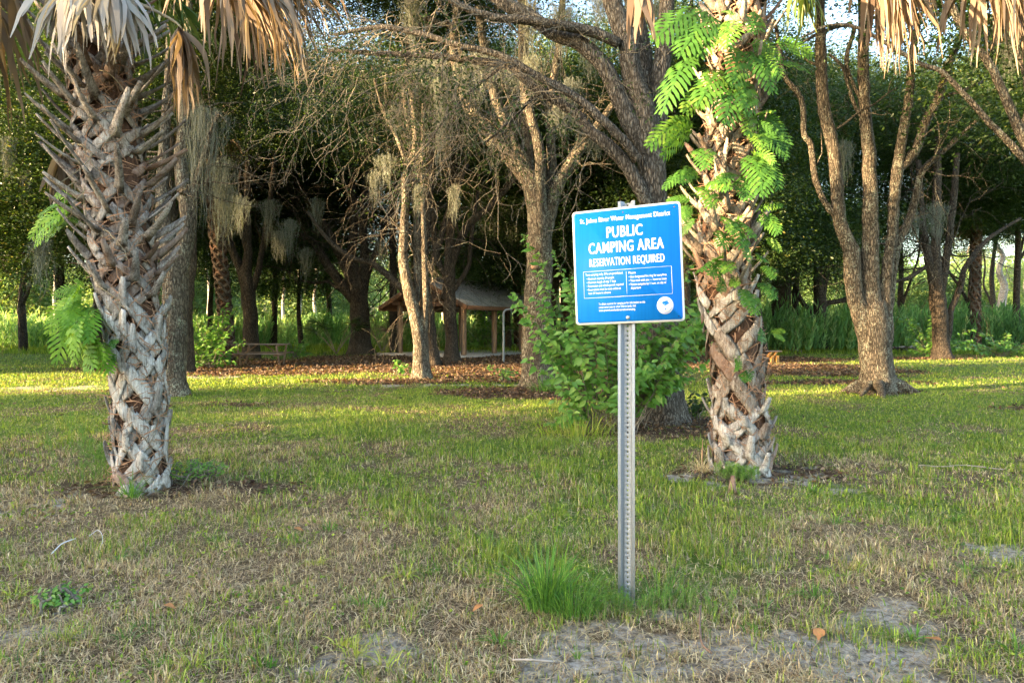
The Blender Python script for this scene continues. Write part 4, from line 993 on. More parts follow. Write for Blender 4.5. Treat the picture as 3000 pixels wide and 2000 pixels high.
fern('little fern sprig jutting right from the lower right palm', dR, [(2255,975,2302,972,-.05),(2260,978,2300,1000,-.05),(2240,980,2225,1000,-.3),(2150,1060,2165,1085,-.35),(2180,1090,2190,1120,-.35)], 11, axR)
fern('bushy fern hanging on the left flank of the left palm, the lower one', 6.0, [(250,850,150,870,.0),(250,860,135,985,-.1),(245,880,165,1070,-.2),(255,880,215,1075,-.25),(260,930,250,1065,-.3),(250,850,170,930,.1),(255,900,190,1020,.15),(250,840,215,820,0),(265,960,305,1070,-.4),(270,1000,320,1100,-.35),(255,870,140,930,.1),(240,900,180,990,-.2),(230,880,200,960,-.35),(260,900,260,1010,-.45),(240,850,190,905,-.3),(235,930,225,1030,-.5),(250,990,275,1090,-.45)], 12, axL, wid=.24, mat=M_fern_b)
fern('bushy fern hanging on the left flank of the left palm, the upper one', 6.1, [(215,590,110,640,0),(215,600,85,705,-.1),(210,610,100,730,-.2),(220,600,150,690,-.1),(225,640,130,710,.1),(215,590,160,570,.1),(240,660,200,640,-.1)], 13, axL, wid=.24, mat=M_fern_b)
fern('tiny pale fern leaflets caught in the left palm bark', 5.82, [(325,995,335,1020,-.1),(330,1000,345,1005,-.1),(330,1040,338,1065,-.1)], 14, axL)

# ------------------------------------------------------------------ spanish moss
def moss(px, py, d, length, width, seed, n=90, label='grey-green spanish moss hanging from a branch in the grove'):
    rg = RNG(seed); L = length/2000*d; Wd = width/2000*d; top = at(px, py, d); k = 9
    n = int(n*1.8); x0 = rg.normal(size=n)*Wd*.33; y0 = rg.normal(size=n)*Wd*.25
    st = top+np.stack([x0, y0, rg.uniform(-.08, .08, n)-np.abs(x0)*.3], 1); ll = L*(1-.55*np.abs(x0/Wd)/.7)*rg.uniform(.25, 1.05, n)
    s = np.linspace(0, 1, k); C = st[:, None]+np.array([0, 0, -1.])*(s[None]*ll[:, None])[..., None]
    C = C+np.cumsum(rg.normal(size=(n, k, 3))*np.array([1, 1, .2])*.022*(L**.3), axis=1); C[:, :, 0] -= (x0[:, None]*s[None]*.45)
    a = rg.uniform(0, 3.14, n); w_ = .0011*d/16*2+.0009
    mb = MB(); strips(mb, C, np.full((n, k), w_)*np.array([1]*8+[.2]), np.stack([np.cos(a), np.sin(a), 0*a], 1), np.clip(rg.normal(.5, .25, n), 0, 1))
    # curly short side hairs
    m_ = n*9; idx = rg.integers(0, n, m_); j = rg.integers(0, k-1, m_); c = C[idx, j]; D = rg.normal(size=(m_, 3))+np.array([0, 0, -.7])
    leaves(mb, c, D, .05*(d/16)**.5+.02, w_*2.2, np.clip(rg.normal(.5, .25, m_), 0, 1), rg)
    o = link('spanish_moss', mb.mesh('spanish_moss', M_moss, 'tint', off=top), None, top)
    tag(o, label, 'spanish moss', 'spanish moss hanging from the oaks')
    if label.startswith('grey-green'): slot(o, px, ('long' if length > 140 else 'short')+' moss hanging '+('high' if py < 300 else 'low'))
MOSS = [(600,330,14,390,110,120,'widest curtain of spanish moss, left of the centre beside the lichen-mottled oak'),
 (650,480,15,300,60,70,None),(665,560,15,180,50,60,None),(700,590,16,130,60,50,None),(560,300,15,180,60,60,None),(570,420,14,140,50,50,None),
 (122,715,6.4,150,20,50,'single narrow moss strand dangling beside the left palm fern'),
 (1240,185,14,80,80,70,None),(1358,185,13,140,50,90,None),(1405,175,13,170,60,110,'golden lit beard of spanish moss under the sunlit branch'),(1440,190,13,110,60,80,None),(1500,200,13,100,80,90,None),
 (1287,190,13,360,36,90,'longest thin moss rope hanging under the sunlit branch'),(1135,470,18,110,60,60,None),(1205,10,15,170,60,80,None),(1225,560,18,90,30,40,None),
 (1550,20,15,190,50,90,None),(1648,30,13,180,60,90,None),(1672,250,12,170,50,80,None),(1560,180,15,120,60,70,None),(1330,560,20,120,30,40,None),
 (1100,520,20,120,40,50,None),(1730,120,11,160,40,60,None),(1760,0,11,130,60,70,None),(1830,30,10.6,200,36,60,None),(1930,20,11,120,50,60,None),(1700,360,11,90,60,70,None),(1640,330,13,100,60,60,None),(1740,400,11,100,50,60,None),
 (2960,60,12,230,80,110,'moss curtain at the far right edge over the meadow'),(2900,100,14,150,50,70,None),(2620,80,13,90,30,40,None),(2475,430,22,150,40,50,None),(2740,610,27,140,60,60,None),(2680,640,27,90,40,50,None),
 (2330,430,30,230,60,60,None),(2260,480,30,200,60,60,None),(2240,520,30,200,50,60,None),(2170,560,33,180,60,50,None),(1440,640,32,130,60,50,None),(1500,620,32,160,60,60,None),(1400,600,30,110,40,40,None),
 (1118,720,28,90,30,40,None),(895,740,28,110,40,50,None),(820,690,26,110,50,50,None),(850,660,24,130,40,50,None),(930,600,26,120,40,50,None),(790,600,26,160,50,50,None),(1160,330,16,110,40,50,None),
 (1860,1120,9.6,110,36,70,'small moss wad snagged low in the leafy bush'),(1725,1060,9.6,90,30,50,None),(20,420,17,150,40,50,None),(75,520,18,120,30,50,None)]
for i, (px, py, d, L, w, n, lb) in enumerate(MOSS):
    moss(px, py-15, d, L, w, 900+i, n, lb or 'grey-green spanish moss hanging from a branch in the grove')

# ------------------------------------------------------------------ bare twig sprays reaching down from the big limbs (parts of the oak behind the sign)
rg = RNG(77); S_, D_, L_, R_ = [], [], [], []
for si, cnt in ((4, 26), (5, 32), (6, 16), (8, 10), (7, 9)):
    P, rr = seg_sign[si]
    for k in range(cnt):
        i = rg.integers(int(len(P)*.3), len(P)-1); S_.append(P[i]); dr = unit(P[i+1]-P[i])
        D_.append(dr*.7+rg.normal(size=3)*.55+np.array([-.25, 0, -.28])); L_.append(rg.uniform(.7, 2.0)); R_.append(rg.uniform(.007, .014))
for k in range(26):     # tips of boughs hanging in front of the shaded grove
    p = at(rg.uniform(800, 1480), rg.uniform(20, 330), rg.uniform(10.5, 14)); S_.append(p); D_.append(rg.normal(size=3)*.7+np.array([-.3, 0, -.5])); L_.append(rg.uniform(.9, 2.0)); R_.append(rg.uniform(.006, .011))
A_, B_, ra, rb, tips = twig_tree(S_, D_, L_, R_, 3, rg, droop=.09, nchild=(3, 5), kink=.24, nseg=6)
mb = MB(); prisms(mb, A_, B_, np.maximum(ra, .0035), np.maximum(rb, .0028), 3)
part('twigs', mb, M_twig, oak_sign, kind='stuff')
# sparse green sprigs on those boughs
idx = rg.integers(0, len(B_), 13000); c = B_[idx]; c = c[(vn(c[:, 0], c[:, 2], .8, 5) > .56) & (rg.random(len(c)) < .8)]
mb = MB(); leaves(mb, c+rg.normal(size=c.shape)*.05, rg.normal(size=c.shape), .065, .026, np.clip(rg.normal(.5, .2, len(c)), 0, 1), rg)
part('leaves', mb, M_oakleaf, oak_sign, 'tint', kind='stuff')

# ------------------------------------------------------------------ leafy shrubs
def ovate(seed):
    rg = RNG(seed); k = 6; s = np.linspace(0, 1, k); w = np.array([.02, .30, .40, .33, .16, .0])*.62
    C = np.stack([s, 0*s, -.28*s**2+.03*rg.normal(size=k)], 1)
    V = np.concatenate([np.stack([C[:, 0], C[:, 1]-w, C[:, 2]+w*.35], 1), C, np.stack([C[:, 0], C[:, 1]+w, C[:, 2]+w*.35], 1)])
    F = [[i, i+1, i+1+k, i+k] for i in range(k-1)]+[[i+k, i+k+1, i+1+2*k, i+2*k] for i in range(k-1)]
    return V, np.array(F)
OV = [ovate(i) for i in range(3)]
def bush(name, label, cat, base, stems, size, seed, mat=M_bushleaf, nparts=0, grp=None, spacing=.09, rstem=.008, berries=False, droop=.12):
    """stems: list of (start, end) world points; leaves sit in pairs along arching stems"""
    rg = RNG(seed); t = thing(name, label, cat, base, grp); sb = MB(); L = []
    bb = MB()
    for (s, e) in stems:
        s = np.asarray(s, float); e = np.asarray(e, float); mid = (s+e)/2+np.array([0, 0, .35*np.linalg.norm(e-s)])*np.array([1, 1, droop*5])+rg.normal(size=3)*.05
        u = np.linspace(0, 1, 12)[:, None]; P = (1-u)**2*s+2*u*(1-u)*mid+u*u*e; P[1:-1] += rg.normal(size=(10, 3))*.012
        tube(sb, P, np.linspace(rstem, rstem*.3, 12), 5, cap=False)
        ln = np.linalg.norm(np.diff(P, axis=0), axis=1).sum(); m_ = int(ln/spacing)
        for i in range(m_):
            q = .22+.78*(i+1)/m_
            if q < .35 and rg.random() < .4: continue
            f = q*11; j = int(min(f, 10)); p = P[j]+(P[j+1]-P[j])*(f-j); T = unit(P[j+1]-P[j]); side = unit(np.cross(T, [0, 0, 1])+1e-3)
            tw = i*1.57
            if berries and rg.random() < .5:
                for _ in range(5): bb_p = p+rg.normal(size=3)*.012; box(bb, bb_p, (.009, .009, .009), frame_from(rg.normal(size=3)))
            for sg in (-1, 1):
                D = unit(side*sg*(.5+.5*abs(math.cos(tw*.5)))+np.array([0, -.25, 0])+T*.5+np.array([0, 0, -.45])+rg.normal(size=3)*.28)
                L.append((p+D*.012, D, size*rg.uniform(.55, 1.15)*(1 if q < .9 else .75)))
    part('stems', sb, M_twig, t, kind='stuff')
    if berries: part('berries', bb, M_berry, t, kind='stuff')
    L.sort(key=lambda q: q[0][1]-q[2]*3)
    meshes = [make_mesh('leaf', V, [F], mat, {'tint': np.full(len(V), tn)}, True) for V, F in OV for tn in (.3, .5, .75)] if nparts else []
    rest = MB(); bl = ploc(t)
    for i, (p, D, s) in enumerate(L):
        Fm = frame_from(D, (rg.normal()*.35, -1.0, .75)); M3 = np.stack([Fm[:, 2], -Fm[:, 0], Fm[:, 1]], 1)
        if i < nparts:
            o = bpy.data.objects.new('leaf', meshes[rg.integers(0, len(meshes))]); COL.objects.link(o); o.parent = t
            mt = Matrix([[*(M3[0]*s), p[0]-bl[0]], [*(M3[1]*s), p[1]-bl[1]], [*(M3[2]*s), p[2]-bl[2]], [0, 0, 0, 1]]); o.matrix_basis = mt
        else:
            V, F = OV[i % 3]; rest.add((V*s) @ M3.T+p, F, np.full(len(V), np.clip(rg.normal(.5, .2), 0, 1)))
    if rest.n: part('leaves', rest, mat, t, 'tint', True, kind='stuff')
    return t
rg = RNG(3); st = []
base = ground_at(1800, 1262)
for k in range(62):
    e = at(rg.uniform(1545, 2075), 0, 9.5); u = (e[0]-base[0])
    px = rg.uniform(1530, 2100); hi = np.interp(px, [1530, 1600, 1700, 1850, 2000, 2090], [850, 850, 740, 760, 900, 900]); lo = np.interp(px, [1530, 1600, 1800, 1950, 2090], [1060, 1180, 1240, 1160, 1120])
    py = hi+(lo-hi)*rg.random()**1.2; d = rg.uniform(8.3, 9.9)
    e = at(px, py, d); s = base+np.array([rg.normal()*.22+(px-1800)*.0006, rg.normal()*.15+.1, 0]); st.append((s, e))
for px, py in ((1500,855),(1535,690),(1590,920),(1565,870),(1660,1205),(1600,1240),(1635,1220),(2060,930),(2000,900),(1500,880),(1575,800),(1620,740),(1960,905),(2040,760),(2060,850),(2090,900),(2080,960),(2040,1010),(2075,1050),(2010,1080),(2030,960),(1990,1010),(2095,1000),(1960,1120),(1560,1000),(1550,1050),(1900,760),(1850,730)):
    st.append((base+np.array([(px-1800)*.001, .1, 0]), at(px, py, 9.1)))
bush('beautyberry_bush', 'broad leafy green bush with arching stems around the base of the oak behind the sign', 'bush', base, st, .152, 5, nparts=290, spacing=.105, berries=True, droop=.09)
def simple_bush(name, label, px, py, d, hw, hh, n, size, seed, mat=M_bushleaf, grp=None, cat='bush'):
    rg = RNG(seed); b = at(px, py, d); b[2] = 0; st = []
    for k in range(n):
        a = rg.normal(size=2); e = b+np.array([a[0]*hw/2000*d*.5, rg.normal()*hw/2000*d*.3, abs(a[1])*.5*hh/2000*d+.15])
        e[2] = min(e[2], hh/2000*d); st.append((b+rg.normal(size=3)*np.array([.08, .08, 0]), e))
    bush(name, label, cat, b, st, size, seed, mat, 0, grp, spacing=size*.7, rstem=.010)
simple_bush('shrub', 'yellow-green shrub growing at the left end of the picnic table', 620, 1072, 22.5, 120, 190, 46, .20, 61, grp='shrubs at the edge of the grove')
simple_bush('shrub', 'small upright shrub right of the picnic table at the meadow edge', 868, 1030, 30, 60, 75, 22, .20, 62, grp='shrubs at the edge of the grove')
simple_bush('shrub', 'shrub seen between the left posts of the pavilion', 1245, 1034, 39, 80, 110, 26, .26, 63, grp='shrubs at the edge of the grove')
simple_bush('shrub', 'shrub seen between the right posts of the pavilion', 1420, 1040, 38, 120, 170, 44, .26, 64, grp='shrubs at the edge of the grove')
simple_bush('shrub', 'dark shrub at the foot of the leaning oak by the tall weeds', 2735, 1050, 29.5, 90, 120, 34, .22, 65, grp='shrubs at the edge of the grove')
simple_bush('shrub', 'low shrub by the far meadow at the left edge', 60, 1010, 40, 120, 120, 30, .28, 66, grp='shrubs at the edge of the grove')
simple_bush('shrub', 'low dark shrub at the foot of the tall weeds right of the leaning oak', 2930, 1045, 31, 200, 70, 40, .2, 67, grp='shrubs at the edge of the grove')
simple_bush('oak_seedling', 'tiny green seedling on the mulch left of the small lit oak', 1180, 1098, 19.3, 60, 70, 7, .14, 68, cat='seedling')
simple_bush('weed_plant', 'small broad-leaved weed on the mulch right of the small lit oak', 1470, 1122, 17.4, 50, 60, 8, .13, 69, cat='weed')
simple_bush('dark_seedling', 'dark-leaved seedling between the sign oak and the fern palm', 2040, 1215, 10.6, 70, 100, 9, .10, 70, cat='seedling', mat=M_oakleaf)
simple_bush('low_weed', 'dark green low weed clump in the foreground grass at lower left', 178, 1770, 3.56, 90, 40, 14, .034, 71, cat='weed')
simple_bush('creeping_weed', 'green creeping weed on the straw heap right of the left palm base', 580, 1395, 6.4, 130, 50, 20, .03, 72, cat='weed')

# feathery dog fennel and grass tufts
def feather(name, label, px, d, n, h, spread, seed, cat, col=(.5,.15), fine=.002, grp=None, dens=120, L0=.045):
    rg = RNG(seed); b = np.array([(px-1500)/2000*d, d, 0.]); t = thing(name, label, cat, b, grp); sb, lb = MB(), MB()
    for k in range(n):
        s = b+np.array([rg.normal()*spread*.5, rg.normal()*spread*.3, 0]); hh = h*rg.uniform(.5, 1.1); P = [s]; dd = np.array([rg.normal()*.15, rg.normal()*.12, 1])
        for j in range(7): dd = unit(dd+rg.normal(size=3)*.06); P.append(P[-1]+dd*hh/7)
        P = np.array(P); tube(sb, P, np.linspace(fine*1.6, fine*.5, 8), 4, cap=False)
        u = rg.random(dens)**.7*6.8; j = u.astype(int); c = P[j]+(P[j+1]-P[j])*(u-j)[:, None]
        D = rg.normal(size=(dens, 3))*np.array([.7, .7, .3])+np.array([0, 0, .8]); leaves(lb, c, D, L0*rg.uniform(.6, 1.3, dens), fine*1.4, np.clip(rg.normal(col[0], col[1], dens), 0, 1), rg)
    part('stems', sb, M_fenst, t, kind='stuff'); part('foliage', lb, M_fennel, t, 'tint', kind='stuff')
M_fennel = leafmat('fennel_green', [(0, (.07,.17,.03)), (.6, (.14,.30,.05)), (1, (.26,.40,.09))], trans=.3, rough=.6)
M_fenst = simple('fennel_stem', (.20,.19,.09), .8)
feather('dog_fennel', 'wispy upright fennel weed growing left of the left palm base', 265, 6.25, 16, .62, .34, 81, 'weed', dens=170, L0=.07, fine=.0022)
feather('fennel_seedling', 'soft bright green fennel puff at the left foot of the right palm', 2140, 6.42, 22, .16, .10, 82, 'weed', (.8,.1), dens=110, L0=.035)
feather('fennel_seedling', 'soft bright green fennel puff in front of the right palm', 2175, 6.38, 22, .15, .12, 83, 'weed', (.7,.1), dens=110, L0=.035)
feather('feathery_weed', 'low feathery green weed at the foot of the sign post', 1815, 3.42, 30, .12, .20, 84, 'weed', (.45,.15), dens=90, L0=.022, fine=.0012)
feather('feathery_weed', 'low feathery green weed right of the sign post', 1985, 3.5, 22, .13, .22, 85, 'weed', (.4,.15), dens=80, L0=.022, fine=.0012)
def tuft(name, label, px, d, n, h, w, seed, spread=.5, base_r=.05, cols=GREENS[:4], cat='grass tuft', mat=M_grass, grp=None, sag=1.0):
    rg = RNG(seed); b = np.array([(px-1500)/2000*d, d, 0.]); a = rg.random(n)*6.283; k = 7
    s0 = b+np.stack([np.cos(a), np.sin(a), 0*a], 1)*(rg.random((n, 1))**.7*base_r)*np.array([1.6, .8, 1])
    out = np.stack([np.cos(a)*1.2, np.sin(a), 0*a], 1)*(rg.random((n, 1))*spread); hh = h*rg.uniform(.35, 1.1, n)
    s = np.linspace(0, 1, k); C = s0[:, None]+out[:, None]*(s**1.6)[None, :, None]*hh[:, None, None]*1.3
    C[:, :, 2] += hh[:, None]*(s-sag*.45*s**2.6*np.linalg.norm(out, axis=1)[:, None]*1.4)
    sdv = np.stack([-np.sin(a+rg.normal(size=n)*.6), np.cos(a+rg.normal(size=n)*.6), 0*a], 1)
    mb = MB(); strips(mb, C, w*rg.uniform(.6, 1.1, (n, 1))*np.array([.7, 1, 1, .9, .75, .5, .08])*.5, sdv, cols[rg.integers(0, len(cols), n)]*rg.uniform(.75, 1.3, (n, 1)))
    o = link(name, mb.mesh(name, mat, 'tint', off=b), None, b); tag(o, label, cat, grp); return o
BRG = np.array([(.09,.22,.03), (.13,.27,.04), (.17,.32,.055), (.10,.20,.06)])
tuft('grass_tuft', 'largest bright green grass tuft, left of the sign post base', 1600, 3.5, 250, .36, .0085, 91, .8, .075, BRG)
tuft('grass_tuft', 'thin-bladed green tuft between the largest tuft and the sign post', 1680, 3.42, 260, .30, .0035, 92, .95, .085, BRG)
tuft('grass_tuft', 'wiry pale green tuft just right of the sign post', 1935, 3.62, 130, .24, .0028, 93, 1.1, .10, BRG*.9)
tuft('grass_tuft', 'bright grass tuft in front of the left palm base', 385, 5.75, 70, .26, .008, 94, 1.1, .06, BRG*1.1)
tuft('grass_tuft', 'tan dead grass tuft at the left foot of the right palm', 2055, 6.75, 110, .22, .006, 95, 1.5, .05, TANS[[0,2]], sag=1.3)
tuft('grass_tuft', 'fine green tuft at the foot of the mossy oak with the cut knot', 1600, 14.8, 130, .45, .012, 96, 1.1, .22, BRG)
tuft('grass_tuft', 'grass tuft under the leafy bush behind the sign', 1690, 8.9, 260, .34, .008, 97, .8, .35, GREENS[[1,2,4]])
tuft('grass_tuft', 'lone light green sprig on the bare sand at bottom centre', 1690, 2.98, 26, .085, .003, 98, .9, .012, BRG)
rg = RNG(123)
for k in range(84):
    while True:
        d = 2.9+7*rg.random()**1.3; px = rg.uniform(-50, 3050); x = (px-1500)/2000*d
        s_, l_, g_ = masks(np.array([x]), np.array([d]))
        if s_[0] < .3 and l_[0] < .4: break
    tuft('grass_clump', 'low green grass clump scattered over the clearing', px, d, int(rg.integers(14, 34)), rg.uniform(.06, .13), rg.uniform(.004, .009), 700+k, 1.3, .035, BRG*.85 if rg.random() < .75 else GREENS[[2,4]], 'grass clump', grp='low grass clumps in the clearing')

# ------------------------------------------------------------------ palmetto fans and a palm in the grove
def palmetto(label, px, d, n, h, seed, mat=M_fan_g):
    b = np.array([(px-1500)/2000*d, d, 0.]); t = thing('palmetto', label, 'palmetto', b, 'palmettos under the trees'); rg = RNG(seed)
    for k in range(n):
        a = rg.uniform(0, 6.28); hub = b+np.array([math.cos(a)*h*.5, math.sin(a)*h*.35, h*rg.uniform(.5, 1.0)])
        fan(t, hub, b+np.array([0, 0, .05]), (math.cos(a), math.sin(a)*.6, .45), 26, h*.48, mat if rg.random() < .8 else M_fan_d, .12, seed*10+k, 1.7, w=.022, name='fan_leaf')
palmetto('dark palmetto at the left foot of the many-stemmed oak', 985, 32.5, 9, 1.9, 3)
palmetto('palmetto at the right foot of the many-stemmed oak, half browned', 1120, 34, 8, 1.9, 4)
palmetto('palmetto beyond the pavilion slab by the back posts', 1545, 36, 7, 2.2, 5)
def grove_palm(label, pts, d, r, nfan, seed, zf):
    P = np.array([at(a, b_, d) for a, b_ in pts]); P[0][2] = -.05; b = P[0].copy(); b[2] = 0
    t = thing('cabbage_palm', label, 'palm tree', b, 'cabbage palms inside the grove'); Ps, rs = spline(P, np.full(len(P), r*.9), 5); mb = MB(); tube(mb, Ps, rs, 12, .03); part('trunk', mb, M_core, t, smooth=True)
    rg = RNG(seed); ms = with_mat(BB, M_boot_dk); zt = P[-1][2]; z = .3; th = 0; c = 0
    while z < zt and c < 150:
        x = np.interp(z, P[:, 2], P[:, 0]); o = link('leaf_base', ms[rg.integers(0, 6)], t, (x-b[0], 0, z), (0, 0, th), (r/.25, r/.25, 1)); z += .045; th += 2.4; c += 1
    top = P[-1]
    for k in range(nfan):
        a = rg.uniform(0, 6.28); e = rg.uniform(-.5, .9); hub = top+np.array([math.cos(a)*1.0, math.sin(a)*1.0, e])
        fan(t, hub, top, (math.cos(a), math.sin(a), e*.4-.1), 34, .9, M_fan_g if e > -.2 else M_fan_d, .35, seed*20+k, 1.9, w=.03, name='frond')
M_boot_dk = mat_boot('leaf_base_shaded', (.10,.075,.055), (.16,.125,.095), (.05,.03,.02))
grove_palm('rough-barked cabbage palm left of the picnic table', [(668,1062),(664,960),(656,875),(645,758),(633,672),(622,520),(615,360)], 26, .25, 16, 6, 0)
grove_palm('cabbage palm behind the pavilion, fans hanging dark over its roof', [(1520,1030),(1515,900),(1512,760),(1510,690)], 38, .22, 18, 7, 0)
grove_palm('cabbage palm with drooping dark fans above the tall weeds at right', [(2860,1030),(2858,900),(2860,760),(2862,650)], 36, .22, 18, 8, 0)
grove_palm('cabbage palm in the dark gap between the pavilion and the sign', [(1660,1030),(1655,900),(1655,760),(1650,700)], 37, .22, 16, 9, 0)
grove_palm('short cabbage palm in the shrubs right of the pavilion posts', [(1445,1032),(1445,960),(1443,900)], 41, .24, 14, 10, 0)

# ------------------------------------------------------------------ pavilion
ang = math.radians(-34.5); U3 = np.array([math.cos(ang), math.sin(ang), 0]); V3 = np.array([-math.sin(ang), math.cos(ang), 0])
pv0 = np.array([-5.31, 32.4, 0.]); pav = thing('picnic_pavilion', 'open timber picnic pavilion with a grey ribbed metal roof and lattice gable', 'pavilion', pv0)
Mp = np.stack([U3, V3, [0, 0, 1]], 1); GW = 3.85
def pb(name, c, s, mat, parent=pav, M=None, bev=0.0, label=None):
    mb = MB(); wc = pv0+Mp @ np.array(c); box(mb, wc, s, Mp @ (M if M is not None else np.eye(3)), bev=bev); return part(name, mb, mat, parent, label=label)
pb('floor_slab', (GW/2, 2.3, .04), (5.4, 6.4, .12), M_conc)
HE = 2.36
for u in (0, GW):
    for v_ in (0, 2.3, 4.6): pb('post', (u, v_, HE/2+.05), (.19, .19, HE-.1), M_wood, bev=.012)
    pb('beam', (u, 2.3, HE+.09), (.12, 5.6, .2), M_fascia)
pb('tie_beam', (GW/2, 0, HE+.02), (GW-.13, .10, .2), M_fascia); pb('tie_beam', (GW/2, 4.6, HE+.02), (GW-.13, .10, .2), M_fascia)
rise = .95; half = GW/2+.72; sl_ = math.atan2(rise, GW/2+.05)
zr = HE+.2+rise; Ls = half/math.cos(sl_)
for sg in (-1, 1):
    Rm = np.array([[math.cos(sl_), 0, sg*math.sin(sl_)], [0, 1, 0], [-sg*math.sin(sl_), 0, math.cos(sl_)]])
    c = (GW/2+sg*half/2, 2.4, zr-math.tan(sl_)*half/2)
    pb('roof_deck', c, (Ls, 6.1, .05), M_fascia, M=Rm)
    rf = pb('roof_panel', (c[0]+sg*math.sin(sl_)*.045, 2.4, c[2]+.045), (Ls+.05, 6.2, .02), M_roof, M=Rm)
    mb = MB()
    for k in range(22):
        box(mb, pv0+Mp @ np.array((c[0]+sg*math.sin(sl_)*.066, 2.4-3.0+k*.286, c[2]+.066)), (Ls+.05, .03, .022), Mp @ Rm)
    part('roof_rib', mb, M_roof, pav)
    pb('fascia', (c[0]-sg*math.sin(sl_)*.04, -.68, c[2]-.05), (Ls+.02, .04, .20), M_fascia, M=Rm)
    pb('eave_board', (GW/2+sg*(half+.01), 2.4, zr-math.tan(sl_)*half-.05), (.04, 6.1, .20), M_fascia)
pb('ridge_cap', (GW/2, 2.4, zr+.085), (.34, 6.22, .03), M_roof)
mb = MB()       # crossed slats of the gable lattice
for k in range(-20, 44):
    for sg in (-1, 1):
        x0 = k*.13; P0 = []; 
        for q in np.linspace(0, 1.2, 25):
            u = x0+sg*q-(0 if sg > 0 else -1.2); z = HE+.14+q
            if .02 < u < GW-.02 and z < zr-.12-abs(u-GW/2)*math.tan(sl_): P0.append((u, z))
        if len(P0) > 1:
            a_, b_ = np.array(P0[0]), np.array(P0[-1]); m_ = (a_+b_)/2; ln = np.linalg.norm(b_-a_)
            th = math.atan2(b_[1]-a_[1], b_[0]-a_[0]); Rm = np.array([[math.cos(th), 0, -math.sin(th)], [0, 1, 0], [math.sin(th), 0, math.cos(th)]])
            box(mb, pv0+Mp @ np.array((m_[0], -.02+.014*sg, m_[1])), (ln, .010, .035), Mp @ Rm)
part('gable_lattice', mb, M_lattice, pav)

# ------------------------------------------------------------------ picnic tables
def picnic(label, px, d, rot, L=1.85, mats=(M_plank, M_wood), grp='wooden picnic tables', s=1.0):
    b = np.array([(px-1500)/2000*d, d, 0.]); t = thing('picnic_table', label, 'picnic table', b, grp); Mz = rotz(rot)
    def q(name, c, sz, M=None, mat=mats[0]):
        mb = MB(); box(mb, b+Mz @ (np.array(c)*s), np.array(sz)*s, Mz @ (M if M is not None else np.eye(3)), bev=.006); part(name, mb, mat, t)
    for k in range(5): q('top_board', (0, -.31+k*.155, .755), (L, .14, .038))
    for sg in (-1, 1):
        for k in range(2): q('seat_board', (0, sg*(.62+k*.15), .44), (L, .135, .038))
    for ex in (-L*.36, L*.36):
        q('top_brace', (ex, 0, .715), (.09, .7, .04), None, mats[1]); q('seat_support', (ex, 0, .395), (.04, 1.5, .09), None, mats[1])
        for sg in (-1, 1):
            a = -sg*.52; Rm = np.array([[1, 0, 0], [0, math.cos(a), -math.sin(a)], [0, math.sin(a), math.cos(a)]])
            q('leg', (ex+.045, sg*.43, .36), (.045, .10, .82), Rm.T if False else Rm, mats[1])
        sgx = -1 if ex > 0 else 1; a = sgx*.95; Rm = np.array([[math.cos(a), 0, math.sin(a)], [0, 1, 0], [-math.sin(a), 0, math.cos(a)]])
        q('diagonal_brace', (ex+sgx*.28, 0, .56), (.04, .09, .66), Rm, mats[1])
picnic('brown wooden picnic table in the shade left of the pavilion', 765, 24.2, math.radians(3))
picnic('dark picnic table half hidden behind the leafy bush', 1700, 29, math.radians(-15))
t = thing('small_bench', 'small orange-lit wooden bench on the mulch right of the fern palm', 'bench', at(2250, 1066, 26) * np.array([1, 1, 0]))
bb = np.array(t.location); 
def q(name, c, s, mat, M=None):
    mb = MB(); box(mb, bb+np.array(c), s, M, bev=.006); part(name, mb, mat, t)
q('seat_board', (0, 0, .44), (.95, .30, .045), M_plank)
for ex in (-.3, .12, .32):
    q('leg', (ex, -.02, .14), (.10, .26, .28), M_bench); 
    a = .55; q('brace', (ex-.09, -.02, .32), (.06, .24, .24), M_bench, np.array([[math.cos(a), 0, math.sin(a)], [0, 1, 0], [-math.sin(a), 0, math.cos(a)]]))
# lantern pole with hooked top
p0 = ground_at(1475, 1061); t = thing('lantern_pole', 'grey bent steel lantern pole standing before the pavilion', 'pole', p0); mb = MB()
P = [p0+np.array(v) for v in ((0,0,-.1),(0,0,.9),(0,0,1.82),(.02,0,1.94),(.10,0,2.02),(.22,0,2.04),(.34,0,2.04))]; P, rr = spline(P, [.042]*7, 5); tube(mb, P, rr, 12); part('pole', mb, M_galv_d, t, smooth=True)
mb = MB(); P = [p0+np.array(v) for v in ((.30,0,2.0),(.30,0,1.93),(.34,0,1.90),(.37,0,1.95))]; P, rr = spline(P, [.010]*4, 4); tube(mb, P, rr, 6); part('hook', mb, M_galv_d, t, smooth=True)
# barbecue grill on a post
p0 = np.array([(1643-1500)/2000*28, 28., 0]); t = thing('park_grill', 'black steel park grill on a post, glimpsed through the bush', 'grill', p0)
mb = MB(); tube(mb, [p0+np.array([0,0,-.05]), p0+np.array([0,0,.75])], [.04,.04], 10); part('post', mb, M_black, t)
for c, s in (((0,0,.77),(.52,.4,.03)), ((-.25,0,.90),(.02,.4,.25)), ((.25,0,.90),(.02,.4,.25)), ((0,.19,.90),(.48,.02,.25))):
    mb = MB(); box(mb, p0+np.array(c), s); part('firebox_panel', mb, M_black, t)
mb = MB()
for k in range(9): box(mb, p0+np.array((-.2+k*.05, -.01, .94)), (.012, .36, .012))
part('grate', mb, M_black, t)
